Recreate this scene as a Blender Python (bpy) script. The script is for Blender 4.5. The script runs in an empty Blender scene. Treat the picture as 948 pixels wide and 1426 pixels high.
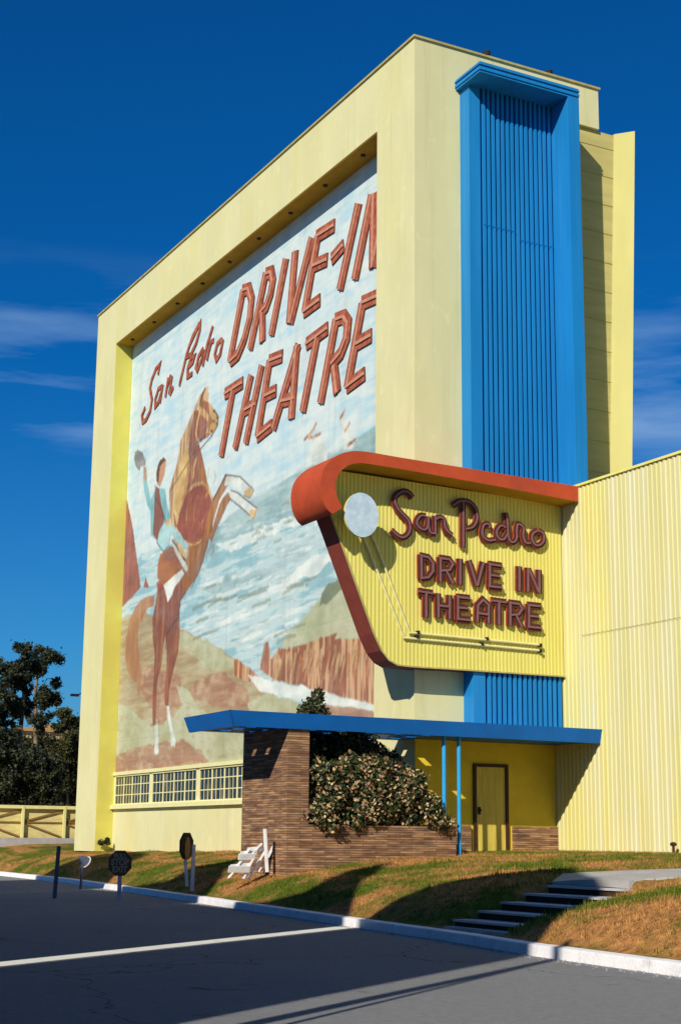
import bpy, bmesh, math, random
import numpy as np
from mathutils import Vector, Matrix
from mathutils.geometry import tessellate_polygon
random.seed(7); rng = np.random.default_rng(7)
S = bpy.context.scene; COL = S.collection

# ------------------------------------------------ camera
EYE = Vector((0, 0, 1.35)); FPX = 2124.04
CR = Vector((0.88407795, -0.46722270, 0.01044649)); CU = Vector((-0.10762902, -0.18180144, 0.97742735)); CF = Vector((0.45477706, 0.86524631, 0.21101336))
cam = bpy.data.cameras.new('camera'); co = bpy.data.objects.new('camera', cam); COL.objects.link(co)
M = Matrix((CR, CU, -CF)).transposed().to_4x4(); M.translation = EYE; co.matrix_world = M
cam.sensor_fit = 'VERTICAL'; cam.sensor_height = 36; cam.lens = FPX / 1426 * 36; cam.clip_end = 3000
S.camera = co
# ------------------------------------------------ sky, sun, exposure
SUN = Vector((1.33, 1.0, -1.05)).normalized()
S.view_settings.view_transform = 'Standard'; S.view_settings.look = 'None'; S.view_settings.exposure = 0.0; S.view_settings.gamma = 1
try: S.view_settings.use_curve_mapping = False
except Exception: pass
W = bpy.data.worlds.new('World'); S.world = W; W.use_nodes = True
nt = W.node_tree; nt.nodes.clear()
def N(nt, t, **k):
    n = nt.nodes.new(t)
    for a, b in k.items(): setattr(n, a, b)
    return n
sky = N(nt, 'ShaderNodeTexSky', sky_type='NISHITA', sun_disc=False)
sky.sun_elevation = math.asin(-SUN.z); sky.sun_rotation = math.atan2(-SUN.x, -SUN.y) % (2 * math.pi)
sky.air_density = 1.0; sky.dust_density = 0.3; sky.ozone_density = 3.0
tint = N(nt, 'ShaderNodeMix', data_type='RGBA', blend_type='MULTIPLY'); tint.inputs[0].default_value = 1
tint.inputs[7].default_value = (0.02, 0.50, 1.02, 1)
tr = N(nt, 'ShaderNodeValToRGB'); te = tr.color_ramp.elements; te[0].position = .0; te[0].color = (.30, .55, .85, 1); te[1].position = .30; te[1].color = (.02, .50, 1.02, 1)
tm_ = te.new(.12); tm_.color = (.13, .58, .98, 1)
tc = N(nt, 'ShaderNodeTexCoord'); sep = N(nt, 'ShaderNodeSeparateXYZ')
mp = N(nt, 'ShaderNodeMapping'); mp.inputs['Scale'].default_value = (2.2, 2.2, 15)
nz = N(nt, 'ShaderNodeTexNoise'); nz.inputs['Scale'].default_value = 1.6; nz.inputs['Detail'].default_value = 6; nz.inputs['Roughness'].default_value = .55
cr = N(nt, 'ShaderNodeValToRGB'); cr.color_ramp.elements[0].position = .46; cr.color_ramp.elements[1].position = .64
band = N(nt, 'ShaderNodeValToRGB'); e = band.color_ramp.elements
e[0].position = .23; e[0].color = (0, 0, 0, 1); e[1].position = .26; e[1].color = (1, 1, 1, 1)
b2 = e.new(.29); b2.color = (1, 1, 1, 1); b3 = e.new(.37); b3.color = (0, 0, 0, 1)
mul = N(nt, 'ShaderNodeMath', operation='MULTIPLY'); mul2 = N(nt, 'ShaderNodeMath', operation='MULTIPLY'); mul2.inputs[1].default_value = .95
mixc = N(nt, 'ShaderNodeMix', data_type='RGBA'); mixc.inputs[7].default_value = (2.1, 4.1, 7.8, 1)
bg = N(nt, 'ShaderNodeBackground'); bg.inputs[1].default_value = 0.083
out = N(nt, 'ShaderNodeOutputWorld')
L = nt.links.new
L(sky.outputs[0], tint.inputs[6]); L(sep.outputs[2], tr.inputs[0]); L(tr.outputs[0], tint.inputs[7]); L(tc.outputs['Generated'], mp.inputs[0]); L(tc.outputs['Generated'], sep.inputs[0]); L(mp.outputs[0], nz.inputs[0])
L(nz.outputs[0], cr.inputs[0]); L(sep.outputs[2], band.inputs[0]); L(cr.outputs[0], mul.inputs[0]); L(band.outputs[0], mul.inputs[1])
L(mul.outputs[0], mul2.inputs[0]); L(mul2.outputs[0], mixc.inputs[0]); L(tint.outputs[2], mixc.inputs[6]); L(mixc.outputs[2], bg.inputs[0]); L(bg.outputs[0], out.inputs[0])
sl = bpy.data.lights.new('sun', 'SUN'); sl.energy = 5.0; sl.angle = math.radians(0.53); sl.color = (1.0, .93, .80)
so = bpy.data.objects.new('sun', sl); COL.objects.link(so); so.rotation_euler = SUN.to_track_quat('-Z', 'Y').to_euler(); so.location = (-20, -15, 30)

# ------------------------------------------------ helpers
def at(px, py, ax, v):
    """point of the place's plane axis[ax] = v that stands at this spot of the photograph"""
    d = CF * FPX + CR * (px - 474) - CU * (py - 713)
    return EYE + d * ((v - EYE[ax]) / d[ax])
def lin(c): c /= 255; return c / 12.92 if c <= .04045 else ((c + .055) / 1.055) ** 2.4
def rgb(r, g, b, k=1.0): return (lin(r) * k, lin(g) * k, lin(b) * k, 1)
MATS = {}
def mat(name, c, rough=.8, var=.12, scale=3, c2=None, bump=0, bscale=40, stretch=(1, 1, 1), lo=.4, hi=.62, metal=0, spec=.3):
    if name in MATS: return MATS[name]
    m = bpy.data.materials.new(name); m.use_nodes = True; t = m.node_tree; b = t.nodes['Principled BSDF']
    b.inputs['Roughness'].default_value = rough; b.inputs['Metallic'].default_value = metal; b.inputs['Specular IOR Level'].default_value = spec
    tc = N(t, 'ShaderNodeTexCoord'); mp = N(t, 'ShaderNodeMapping'); mp.inputs['Scale'].default_value = stretch
    nz = N(t, 'ShaderNodeTexNoise'); nz.inputs['Scale'].default_value = scale; nz.inputs['Detail'].default_value = 6; nz.inputs['Roughness'].default_value = .6
    r = N(t, 'ShaderNodeValToRGB'); r.color_ramp.elements[0].position = lo; r.color_ramp.elements[1].position = hi
    if c2 is None: c2 = tuple(x * (1 - var) for x in c[:3]) + (1,)
    r.color_ramp.elements[0].color = c2; r.color_ramp.elements[1].color = c
    t.links.new(tc.outputs['Object'], mp.inputs[0]); t.links.new(mp.outputs[0], nz.inputs[0]); t.links.new(nz.outputs[0], r.inputs[0]); t.links.new(r.outputs[0], b.inputs['Base Color'])
    if bump:
        n2 = N(t, 'ShaderNodeTexNoise'); n2.inputs['Scale'].default_value = bscale; n2.inputs['Detail'].default_value = 4
        bp = N(t, 'ShaderNodeBump'); bp.inputs['Strength'].default_value = bump; bp.inputs['Distance'].default_value = .02
        t.links.new(tc.outputs['Object'], n2.inputs[0]); t.links.new(n2.outputs[0], bp.inputs['Height']); t.links.new(bp.outputs[0], b.inputs['Normal'])
    if name == 'asphalt': b.inputs['Specular IOR Level'].default_value = .1
    MATS[name] = m; return m
def overlay(m, c, scale, stretch, lo, hi, fac=1.0):
    """a second layer of wear or streaks with its own noise over the base colour"""
    t = m.node_tree; b = t.nodes['Principled BSDF']; src = b.inputs['Base Color'].links[0].from_socket
    tc = N(t, 'ShaderNodeTexCoord'); mp = N(t, 'ShaderNodeMapping'); mp.inputs['Scale'].default_value = stretch; mp.inputs['Location'].default_value = (3.1, 7.7, 1.3)
    nz = N(t, 'ShaderNodeTexNoise'); nz.inputs['Scale'].default_value = scale; nz.inputs['Detail'].default_value = 5; nz.inputs['Roughness'].default_value = .65
    mr = N(t, 'ShaderNodeMapRange'); mr.inputs[1].default_value = lo; mr.inputs[2].default_value = hi; mr.inputs[4].default_value = fac
    mx = N(t, 'ShaderNodeMix', data_type='RGBA'); mx.inputs[7].default_value = c
    t.links.new(tc.outputs['Object'], mp.inputs[0]); t.links.new(mp.outputs[0], nz.inputs[0]); t.links.new(nz.outputs[0], mr.inputs[0])
    t.links.new(mr.outputs[0], mx.inputs[0]); t.links.new(src, mx.inputs[6]); t.links.new(mx.outputs[2], b.inputs['Base Color'])
    return m
def smooth(pts, k=4):
    out = []
    for i in range(len(pts) - 1):
        p0 = pts[max(i - 1, 0)]; p1 = pts[i]; p2 = pts[i + 1]; p3 = pts[min(i + 2, len(pts) - 1)]
        for j in range(k):
            t = j / k; out.append(tuple(.5 * (2 * p1[a] + (p2[a] - p0[a]) * t + (2 * p0[a] - 5 * p1[a] + 4 * p2[a] - p3[a]) * t * t + (3 * p1[a] - p0[a] - 3 * p2[a] + p3[a]) * t ** 3) for a in (0, 1)))
    return out + [pts[-1]]
class MB:
    def __init__(s): s.v = []; s.f = []; s.m = []
    def add(s, vs, fs, mi=0):
        o = len(s.v); s.v += [tuple(v) for v in vs]; s.f += [tuple(i + o for i in f) for f in fs]
        s.m += [mi] * len(fs) if isinstance(mi, int) else list(mi)
        return s
    def box(s, a, b, mi=0):
        x0, y0, z0 = a; x1, y1, z1 = b
        vs = [(x0, y0, z0), (x1, y0, z0), (x1, y1, z0), (x0, y1, z0), (x0, y0, z1), (x1, y0, z1), (x1, y1, z1), (x0, y1, z1)]
        return s.add(vs, [(0, 3, 2, 1), (4, 5, 6, 7), (0, 1, 5, 4), (1, 2, 6, 5), (2, 3, 7, 6), (3, 0, 4, 7)], mi)
    def prism(s, pts, vec, mi=0, side=None):
        """closed outline pts (3D, planar, any order) pushed along vec"""
        n = len(pts); P = [Vector(p) for p in pts]; V = Vector(vec)
        tris = tessellate_polygon([P]); nrm = sum(((P[b] - P[a]).cross(P[c] - P[a]) for a, b, c in tris), Vector())
        # total area vector from outline
        A = sum((P[i].cross(P[(i + 1) % n]) for i in range(n)), Vector())
        flip = A.dot(V) > 0
        if flip: P = P[::-1]
        tris = tessellate_polygon([P]); ft = []
        A = sum((P[i].cross(P[(i + 1) % n]) for i in range(n)), Vector())
        for a, b, c in tris:
            if (P[b] - P[a]).cross(P[c] - P[a]).dot(A) < 0: a, c = c, a
            ft.append((a, b, c))
        fs = ft + [(c + n, b + n, a + n) for a, b, c in ft]; k = len(fs)
        fs += [((i + 1) % n, i, i + n, (i + 1) % n + n) for i in range(n)]
        return s.add(P + [p + V for p in P], fs, [mi] * k + [mi if side is None else side] * n)
    def bar(s, a, b, w, h=None, up=(0, 0, 1), mi=0):
        a = Vector(a); b = Vector(b); h = h or w; d = (b - a).normalized(); u = Vector(up)
        if abs(d.dot(u)) > .98: u = Vector((1, 0, 0))
        r = d.cross(u).normalized() * w / 2; u = r.cross(d).normalized() * h / 2
        vs = [a - r - u, a + r - u, a + r + u, a - r + u, b - r - u, b + r - u, b + r + u, b - r + u]
        return s.add(vs, [(0, 1, 2, 3), (7, 6, 5, 4), (0, 4, 5, 1), (1, 5, 6, 2), (2, 6, 7, 3), (3, 7, 4, 0)], mi)
    def tube(s, pts, rad, n=8, mi=0):
        pts = [Vector(p) for p in pts]; R = rad if isinstance(rad, (list, tuple)) else [rad] * len(pts); vs = []
        for i, p in enumerate(pts):
            d = (pts[min(i + 1, len(pts) - 1)] - pts[max(i - 1, 0)]).normalized()
            u = Vector((0, 0, 1)) if abs(d.z) < .9 else Vector((1, 0, 0))
            r = d.cross(u).normalized(); u = r.cross(d)
            for k in range(n):
                t = 2 * math.pi * k / n; vs.append(p + (r * math.cos(t) + u * math.sin(t)) * R[i])
        fs = [(i * n + k, i * n + (k + 1) % n, (i + 1) * n + (k + 1) % n, (i + 1) * n + k) for i in range(len(pts) - 1) for k in range(n)]
        fs += [tuple(range(n))[::-1], tuple((len(pts) - 1) * n + k for k in range(n))]
        return s.add(vs, fs, mi)
    def ribbon(s, pts, width, U, V_, nrm, depth, mi=0, side=None, closed=False, step=.0007, taper=1.0):
        """flat stroke of given width along pts (3D, in plane U,V), depth along nrm"""
        U = Vector(U); V_ = Vector(V_); nrm = Vector(nrm); P = [Vector(p) for p in pts]; n = len(P); q = [(p.dot(U), p.dot(V_)) for p in P]; Lp = []; Rp = []
        for i in range(n):
            a = q[i - 1] if (i or closed) else None; b = q[(i + 1) % n] if (i < n - 1 or closed) else None
            ds = []
            for s0, s1 in ((a, q[i]), (q[i], b)):
                if s0 and s1:
                    dx, dy = s1[0] - s0[0], s1[1] - s0[1]; l = math.hypot(dx, dy) or 1; ds.append((dx / l, dy / l))
            nx = -sum(d[1] for d in ds); ny = sum(d[0] for d in ds); l = math.hypot(nx, ny) or 1; nx /= l; ny /= l
            c = max(.6, nx * -ds[0][1] + ny * ds[0][0]); w = width / 2 / c
            off = (U * nx + V_ * ny) * w; k = nrm * (step * i)
            Lp.append(P[i] + off + k); Rp.append(P[i] - off + k)
        vs = Lp + Rp + [p + nrm * depth for p in Lp] + [p + nrm * depth for p in Rp]; m = n; fs = []; ms = []
        sd = mi if side is None else side
        for i in range(n if closed else n - 1):
            j = (i + 1) % n
            fs += [(2 * m + i, 3 * m + i, 3 * m + j, 2 * m + j), (i, j, m + j, m + i), (i, 2 * m + i, 2 * m + j, j), (m + i, m + j, 3 * m + j, 3 * m + i)]; ms += [mi, mi, sd, sd]
        if not closed:
            fs += [(0, m, 3 * m, 2 * m), (n - 1, 2 * m + n - 1, 3 * m + n - 1, m + n - 1)]; ms += [sd, sd]
        return s.add(vs, fs, ms)
    def build(s, name, mats, parent=None, smooth=False, recalc=False):
        me = bpy.data.meshes.new(name); o0 = parent_world(parent) if parent else Vector()
        me.from_pydata([Vector(v) - o0 for v in s.v], [], s.f)
        for m in (mats if isinstance(mats, (list, tuple)) else [mats]): me.materials.append(m)
        me.polygons.foreach_set('material_index', s.m)
        if smooth: me.polygons.foreach_set('use_smooth', [True] * len(me.polygons))
        me.update()
        if recalc:
            bm = bmesh.new(); bm.from_mesh(me); bmesh.ops.recalc_face_normals(bm, faces=bm.faces); bm.to_mesh(me); bm.free()
        o = bpy.data.objects.new(name, me); COL.objects.link(o)
        if parent: o.parent = parent
        return o
def parent_world(p):
    v = Vector()
    while p: v += p.location; p = p.parent
    return v
def tag(o, label, cat=None, group=None):
    if label: o['label'] = label
    if cat: o['category'] = cat
    if group: o['group'] = group
    return o
def thing(name, loc, label, cat, group=None):
    o = bpy.data.objects.new(name, None); COL.objects.link(o); o.location = loc; o.empty_display_size = .3
    return tag(o, label, cat, group)
def struct(o, kind='structure', label=None):
    o['kind'] = kind
    return tag(o, label)

# ------------------------------------------------ materials
def darken(c, k): return (c[0] * k, c[1] * k, c[2] * k, 1)
CREAM = rgb(222, 216, 164); 
m_stucco = mat('cream_yellow_stucco', CREAM, .85, .07, .7, bump=.25, bscale=60, stretch=(1, 1, .5))
overlay(m_stucco, rgb(214, 205, 110), .5, (1, 1, .25), .5, .72, .35); overlay(m_stucco, rgb(176, 168, 124), 1.6, (3.2, 3.2, .09), .54, .78, .3); overlay(m_stucco, rgb(236, 230, 186), 2.6, (1, 1, .6), .58, .68, .35)
m_reveal = mat('bright_yellow_paint', rgb(212, 203, 98), .8, .10, .8, bump=.2, bscale=60)
m_entry = mat('entry_wall_paint', rgb(236, 204, 60), .8, .12, 1.5, bump=.2, bscale=60)
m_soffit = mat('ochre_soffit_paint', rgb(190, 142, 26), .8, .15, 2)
m_blue = mat('blue_paint', rgb(24, 130, 198), .55, .12, 1.2, stretch=(1, 1, .2), bump=.1, bscale=30)
overlay(m_blue, rgb(50, 144, 204), 1.5, (3, 3, .1), .5, .75, .5)
m_blued = mat('deep_blue_fascia_paint', rgb(4, 104, 190), .5, .12, 1.5, bump=.1, bscale=20)
m_postblue = mat('light_blue_post_paint', rgb(40, 160, 225), .5, .1, 3)
m_red = mat('rust_red_paint', rgb(192, 78, 42), .75, .14, 2.2, bump=.15, bscale=30)
overlay(m_red, rgb(150, 66, 55), 1.1, (1, 1, 1), .5, .7, .5)
m_redb = mat('dark_red_edge_paint', rgb(142, 66, 52), .75, .14, 3)
m_yel = mat('corrugated_yellow_paint', rgb(238, 230, 120), .6, .10, 1.0, stretch=(1, 1, .15), bump=.1, bscale=25)
overlay(m_yel, rgb(226, 220, 172), .9, (5, 5, .12), .46, .62, .8); overlay(m_yel, rgb(150, 135, 70), 2.5, (7, 7, .3), .66, .82, .4)
m_yelp = mat('sign_panel_yellow_paint', rgb(224, 214, 112), .6, .08, 1.2, stretch=(1, 1, .2), bump=.1, bscale=25)
overlay(m_yelp, rgb(170, 120, 40), 2.2, (4, 4, .25), .68, .86, .4)
m_corr = mat('corrugated_wall_paint', rgb(214, 208, 148), .6, .10, 1.0, stretch=(1, 1, .15), bump=.1, bscale=25)
overlay(m_corr, rgb(216, 212, 178), .8, (1, 5, .12), .44, .6, .8); overlay(m_corr, rgb(226, 212, 96), .5, (1, 1.3, .12), .54, .70, .5)
overlay(m_corr, rgb(120, 110, 70), 2.2, (1, 9, .25), .66, .82, .5)
m_clap = mat('clapboard_paint', rgb(200, 188, 118), .8, .12, 1.2, stretch=(.6, 1, 4))
m_letter = mat('brown_letter_paint', rgb(92, 46, 42), .7, .25, 8)
m_lside = mat('orange_letter_edge', rgb(178, 74, 40), .7, .15, 8)
m_tubeg = mat('mauve_glass_tube', rgb(132, 92, 96), .25, .15, 10, spec=.5)
m_mletter = mat('mural_letter_rust', rgb(182, 104, 76), .8, .3, 5, c2=rgb(150, 72, 52)); overlay(m_mletter, rgb(92, 58, 44), 9, (1, 1, 1), .56, .72, .6)
m_mside = mat('mural_letter_edge', rgb(96, 62, 50), .8, .2, 8)
m_mtube = mat('mural_letter_tube', rgb(212, 150, 122), .5, .2, 9)
m_dark = mat('dark_metal', rgb(38, 32, 30), .6, .2, 8)
m_frameb = mat('dark_brown_door_frame', rgb(70, 40, 28), .6, .2, 8)
m_door = mat('weathered_yellow_door', rgb(226, 204, 92), .7, .1, 3, stretch=(4, 4, .4), c2=rgb(190, 165, 80), lo=.3, hi=.7)
m_coping = mat('coping_metal', rgb(190, 176, 110), .5, .2, 4)
m_white = mat('white_paint', rgb(238, 238, 236), .6, .08, 5, bump=.1); overlay(m_white, rgb(170, 160, 150), 5, (1, 1, 1), .55, .75, .4)
m_kerb = mat('kerb_white_paint', rgb(240, 238, 240), .8, .10, 3, bump=.4, bscale=30); overlay(m_kerb, rgb(150, 140, 130), 4, (1, 1, 1), .58, .75, .45)
m_conc = mat('concrete', rgb(176, 172, 168), .9, .15, 2.5, bump=.4, bscale=50)
m_stepc = mat('step_concrete', rgb(186, 186, 186), .9, .15, 2.5, bump=.4, bscale=50)
m_glass = mat('window_glass', rgb(34, 40, 52), .12, .5, 2.4, c2=rgb(126, 112, 88), lo=.36, hi=.44, spec=.6, stretch=(1, 2.2, .4))
m_wframe = mat('window_frame_paint', rgb(230, 224, 166), .7, .08, 4)
m_bark = mat('pale_bark', rgb(150, 128, 104), .9, .3, 6, c2=rgb(84, 62, 46), stretch=(1, 1, .3))
m_leafd = mat('eucalyptus_leaf', rgb(66, 70, 44), .6, .3, .8, c2=rgb(34, 42, 26))
m_leafo = mat('olive_leaf', rgb(78, 78, 38), .6, .3, .8, c2=rgb(40, 46, 24))
m_leafb = mat('hedge_leaf', rgb(70, 84, 44), .5, .3, 4, c2=rgb(32, 46, 26))
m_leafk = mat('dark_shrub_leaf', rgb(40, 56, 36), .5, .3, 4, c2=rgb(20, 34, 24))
m_tip = mat('pale_pink_leaf_tip', rgb(200, 176, 130), .6, .3, 6, c2=rgb(140, 104, 74))
m_tipk = mat('red_leaf_tip', rgb(120, 52, 54), .6, .3, 6)
m_wood = mat('grey_dark_post', rgb(84, 92, 112), .8, .2, 8)
m_postw = mat('pale_post_paint', rgb(176, 184, 206), .7, .15, 8)
m_fence = mat('fence_panel_paint', rgb(226, 208, 138), .8, .15, 2.5, stretch=(1, 1, 6)); overlay(m_fence, rgb(170, 140, 80), 2, (1, 1, 3), .5, .75, .5)
m_fencer = mat('fence_rail_paint', rgb(232, 222, 150), .8, .12, 2)
m_fenceb = mat('fence_brace_paint', rgb(150, 112, 58), .8, .2, 4)
m_sign = mat('brown_sign_face', rgb(104, 78, 56), .7, .2, 8)
m_signt = mat('sign_lettering_paint', rgb(180, 152, 124), .7, .2, 12)
m_ply = mat('plywood_sign_back', rgb(190, 150, 96), .8, .2, 5, stretch=(4, 4, .6))
m_disc = mat('pale_blue_disc_paint', rgb(200, 218, 230), .7, .12, 5, c2=rgb(176, 200, 216), bump=.2, bscale=20)
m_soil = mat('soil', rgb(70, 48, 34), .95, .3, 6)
m_offs = mat('caster_brown', rgb(110, 86, 64), .9, .1, 1)  # dark brown of the added shadow casters, keeps bounced light low
m_roofs = mat('roof_felt', rgb(80, 70, 64), .9, .1, 2)

def brick_mat():
    m = bpy.data.materials.new('roman_brick'); m.use_nodes = True; t = m.node_tree; b = t.nodes['Principled BSDF']; b.inputs['Roughness'].default_value = .9
    tc = N(t, 'ShaderNodeTexCoord'); sp = N(t, 'ShaderNodeSeparateXYZ'); ad = N(t, 'ShaderNodeMath', operation='ADD'); cb = N(t, 'ShaderNodeCombineXYZ')
    t.links.new(tc.outputs['Object'], sp.inputs[0]); t.links.new(sp.outputs[0], ad.inputs[0]); t.links.new(sp.outputs[1], ad.inputs[1]); t.links.new(ad.outputs[0], cb.inputs[0]); t.links.new(sp.outputs[2], cb.inputs[1])
    br = N(t, 'ShaderNodeTexBrick'); br.inputs['Scale'].default_value = 1; br.inputs['Brick Width'].default_value = .62; br.inputs['Row Height'].default_value = .05; br.inputs['Mortar Size'].default_value = .006
    br.inputs['Color1'].default_value = rgb(178, 138, 100); br.inputs['Color2'].default_value = rgb(120, 84, 62); br.inputs['Mortar'].default_value = rgb(96, 70, 52); br.offset = .5
    br.inputs['Bias'].default_value = 0
    nz = N(t, 'ShaderNodeTexNoise'); nz.inputs['Scale'].default_value = 1; mp = N(t, 'ShaderNodeMapping'); mp.inputs['Scale'].default_value = (2.2, 2.2, 16); nz.inputs['Detail'].default_value = 3
    mr = N(t, 'ShaderNodeMapRange'); mr.inputs[1].default_value = .4; mr.inputs[2].default_value = .62; mr.inputs[3].default_value = .62; mr.inputs[4].default_value = 1.25
    mx = N(t, 'ShaderNodeMix', data_type='RGBA', blend_type='MULTIPLY'); mx.inputs[0].default_value = 1
    t.links.new(tc.outputs['Object'], mp.inputs[0]); t.links.new(mp.outputs[0], nz.inputs[0]); t.links.new(nz.outputs[0], mr.inputs[0]); t.links.new(cb.outputs[0], br.inputs[0])
    t.links.new(br.outputs[0], mx.inputs[6]); t.links.new(mr.outputs[0], mx.inputs[7]); t.links.new(mx.outputs[2], b.inputs['Base Color'])
    bp = N(t, 'ShaderNodeBump'); bp.inputs['Strength'].default_value = .7; bp.inputs['Distance'].default_value = .012; bp.invert = True
    t.links.new(br.outputs[1], bp.inputs['Height']); t.links.new(bp.outputs[0], b.inputs['Normal']); return m
m_brick = brick_mat()
m_clapl = m_clap  # board joints are added as geometry

def ground_mat(name, base, dry, green, lo, hi, scale=.55):
    m = bpy.data.materials.new(name); m.use_nodes = True; t = m.node_tree; b = t.nodes['Principled BSDF']; b.inputs['Roughness'].default_value = .95; b.inputs['Specular IOR Level'].default_value = .1
    g = N(t, 'ShaderNodeNewGeometry')
    n1 = N(t, 'ShaderNodeTexNoise'); n1.inputs['Scale'].default_value = scale; n1.inputs['Detail'].default_value = 7; n1.inputs['Roughness'].default_value = .62
    mp = N(t, 'ShaderNodeMapping'); mp.inputs['Scale'].default_value = (1.3, .8, .2)
    r = N(t, 'ShaderNodeValToRGB'); r.color_ramp.elements[0].position = lo; r.color_ramp.elements[0].color = dry; r.color_ramp.elements[1].position = hi; r.color_ramp.elements[1].color = green
    n2 = N(t, 'ShaderNodeTexNoise'); n2.inputs['Scale'].default_value = 7; n2.inputs['Detail'].default_value = 6; n2.inputs['Roughness'].default_value = .7
    mr = N(t, 'ShaderNodeMapRange'); mr.inputs[1].default_value = .35; mr.inputs[2].default_value = .65; mr.inputs[3].default_value = .55; mr.inputs[4].default_value = 1.3
    mx = N(t, 'ShaderNodeMix', data_type='RGBA', blend_type='MULTIPLY'); mx.inputs[0].default_value = 1
    t.links.new(g.outputs[0], mp.inputs[0]); t.links.new(mp.outputs[0], n1.inputs[0]); t.links.new(g.outputs[0], n2.inputs[0]); t.links.new(n1.outputs[0], r.inputs[0]); t.links.new(n2.outputs[0], mr.inputs[0])
    t.links.new(r.outputs[0], mx.inputs[6]); t.links.new(mr.outputs[0], mx.inputs[7]); t.links.new(mx.outputs[2], b.inputs['Base Color'])
    bp = N(t, 'ShaderNodeBump'); bp.inputs['Strength'].default_value = .6; bp.inputs['Distance'].default_value = .05; n3 = N(t, 'ShaderNodeTexNoise'); n3.inputs['Scale'].default_value = 22; n3.inputs['Detail'].default_value = 4
    t.links.new(g.outputs[0], n3.inputs[0]); t.links.new(n3.outputs[0], bp.inputs['Height']); t.links.new(bp.outputs[0], b.inputs['Normal']); return m
m_lawn = ground_mat('patchy_lawn', None, rgb(172, 122, 72), rgb(86, 96, 28), .42, .56)
m_blade = ground_mat('grass_blades', None, rgb(180, 132, 78), rgb(96, 110, 32), .42, .56)
m_asph = mat('asphalt', rgb(136, 136, 135), .9, .2, 9, bump=.5, bscale=120, c2=rgb(128, 128, 130))
overlay(m_asph, rgb(112, 112, 114), 22, (1, 1, 1), .5, .66, .6); overlay(m_asph, rgb(150, 148, 142), 60, (1, 1, 1), .58, .75, .5)
overlay(m_asph, rgb(100, 100, 104), .35, (1, 1, 1), .5, .8, .3)
def cracks(m, c, scale, w):
    t = m.node_tree; b = t.nodes['Principled BSDF']; src = b.inputs['Base Color'].links[0].from_socket
    g = N(t, 'ShaderNodeNewGeometry'); n = N(t, 'ShaderNodeTexNoise'); n.inputs['Scale'].default_value = 1.2; n.inputs['Detail'].default_value = 4
    ad = N(t, 'ShaderNodeMix', data_type='RGBA', blend_type='ADD'); ad.inputs[0].default_value = 1.4; v = N(t, 'ShaderNodeTexVoronoi', feature='DISTANCE_TO_EDGE'); v.inputs['Scale'].default_value = scale
    mr = N(t, 'ShaderNodeMapRange'); mr.inputs[1].default_value = 0; mr.inputs[2].default_value = w; mr.inputs[3].default_value = .75; mr.inputs[4].default_value = 0
    mx = N(t, 'ShaderNodeMix', data_type='RGBA'); mx.inputs[7].default_value = c
    t.links.new(g.outputs[0], n.inputs[0]); t.links.new(g.outputs[0], ad.inputs[6]); t.links.new(n.outputs[1], ad.inputs[7]); t.links.new(ad.outputs[2], v.inputs[0]); t.links.new(v.outputs[0], mr.inputs[0])
    t.links.new(mr.outputs[0], mx.inputs[0]); t.links.new(src, mx.inputs[6]); t.links.new(mx.outputs[2], b.inputs['Base Color'])
overlay(m_asph, rgb(56, 56, 58), 1.1, (1, 1, 1), .66, .74, .6)
cracks(m_asph, rgb(50, 50, 52), .16, .003)
m_far = mat('dusty_ground', rgb(96, 88, 62), .95, .2, .05)
m_line = mat('worn_sun_streak', rgb(228, 226, 214), .8, .1, 4); overlay(m_line, rgb(150, 148, 144), 9, (1, 1, 1), .55, .75, .6)  # white standing in for sunlight on the asphalt, with worn patches

# ------------------------------------------------ ground, road, bank, kerb
KT = [(-60, 9.0), (0, 10.2), (8, 10.6), (12, 10.93), (13.2, 11.08), (16.1, 11.33), (18.9, 11.82), (22.5, 12.22), (26.1, 12.7), (34, 13.75), (47, 15.35), (56.6, 15.85), (58, 15.3), (60, 12.5), (64, 8), (75, 0), (150, -40)]
def K(y): return float(np.interp(y, [k[0] for k in KT], [k[1] for k in KT]))
GS = ([0, .16, .6, 1.3, 2.3, 4, 6, 8], [.12, .15, .42, .66, .80, .95, 1.10, 1.16])
def G(x, y):
    s = x - K(y); z = float(np.interp(s, *GS))
    w = min(1, max(0, s / 2)) * min(1, max(0, (7.5 - s) / 3))
    return z + w * .05 * math.sin(x * 1.7 + y * .8) * math.sin(y * 1.1 + .5)
struct(MB().add([(-900, -900, -.02), (1200, -900, -.02), (1200, 1500, -.02), (-900, 1500, -.02)], [(0, 1, 2, 3)]).build('ground', m_far))
ys = list(np.arange(-40, 60, .5)) + list(np.arange(60, 150, 5)); mb = MB()
for i, y in enumerate(ys): mb.v += [(-90, y, 0), (K(y) - .14, y, 0)]
for i in range(len(ys) - 1): mb.f.append((2 * i, 2 * i + 1, 2 * i + 3, 2 * i + 2)); mb.m.append(0)
struct(mb.build('road', m_asph))
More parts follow.
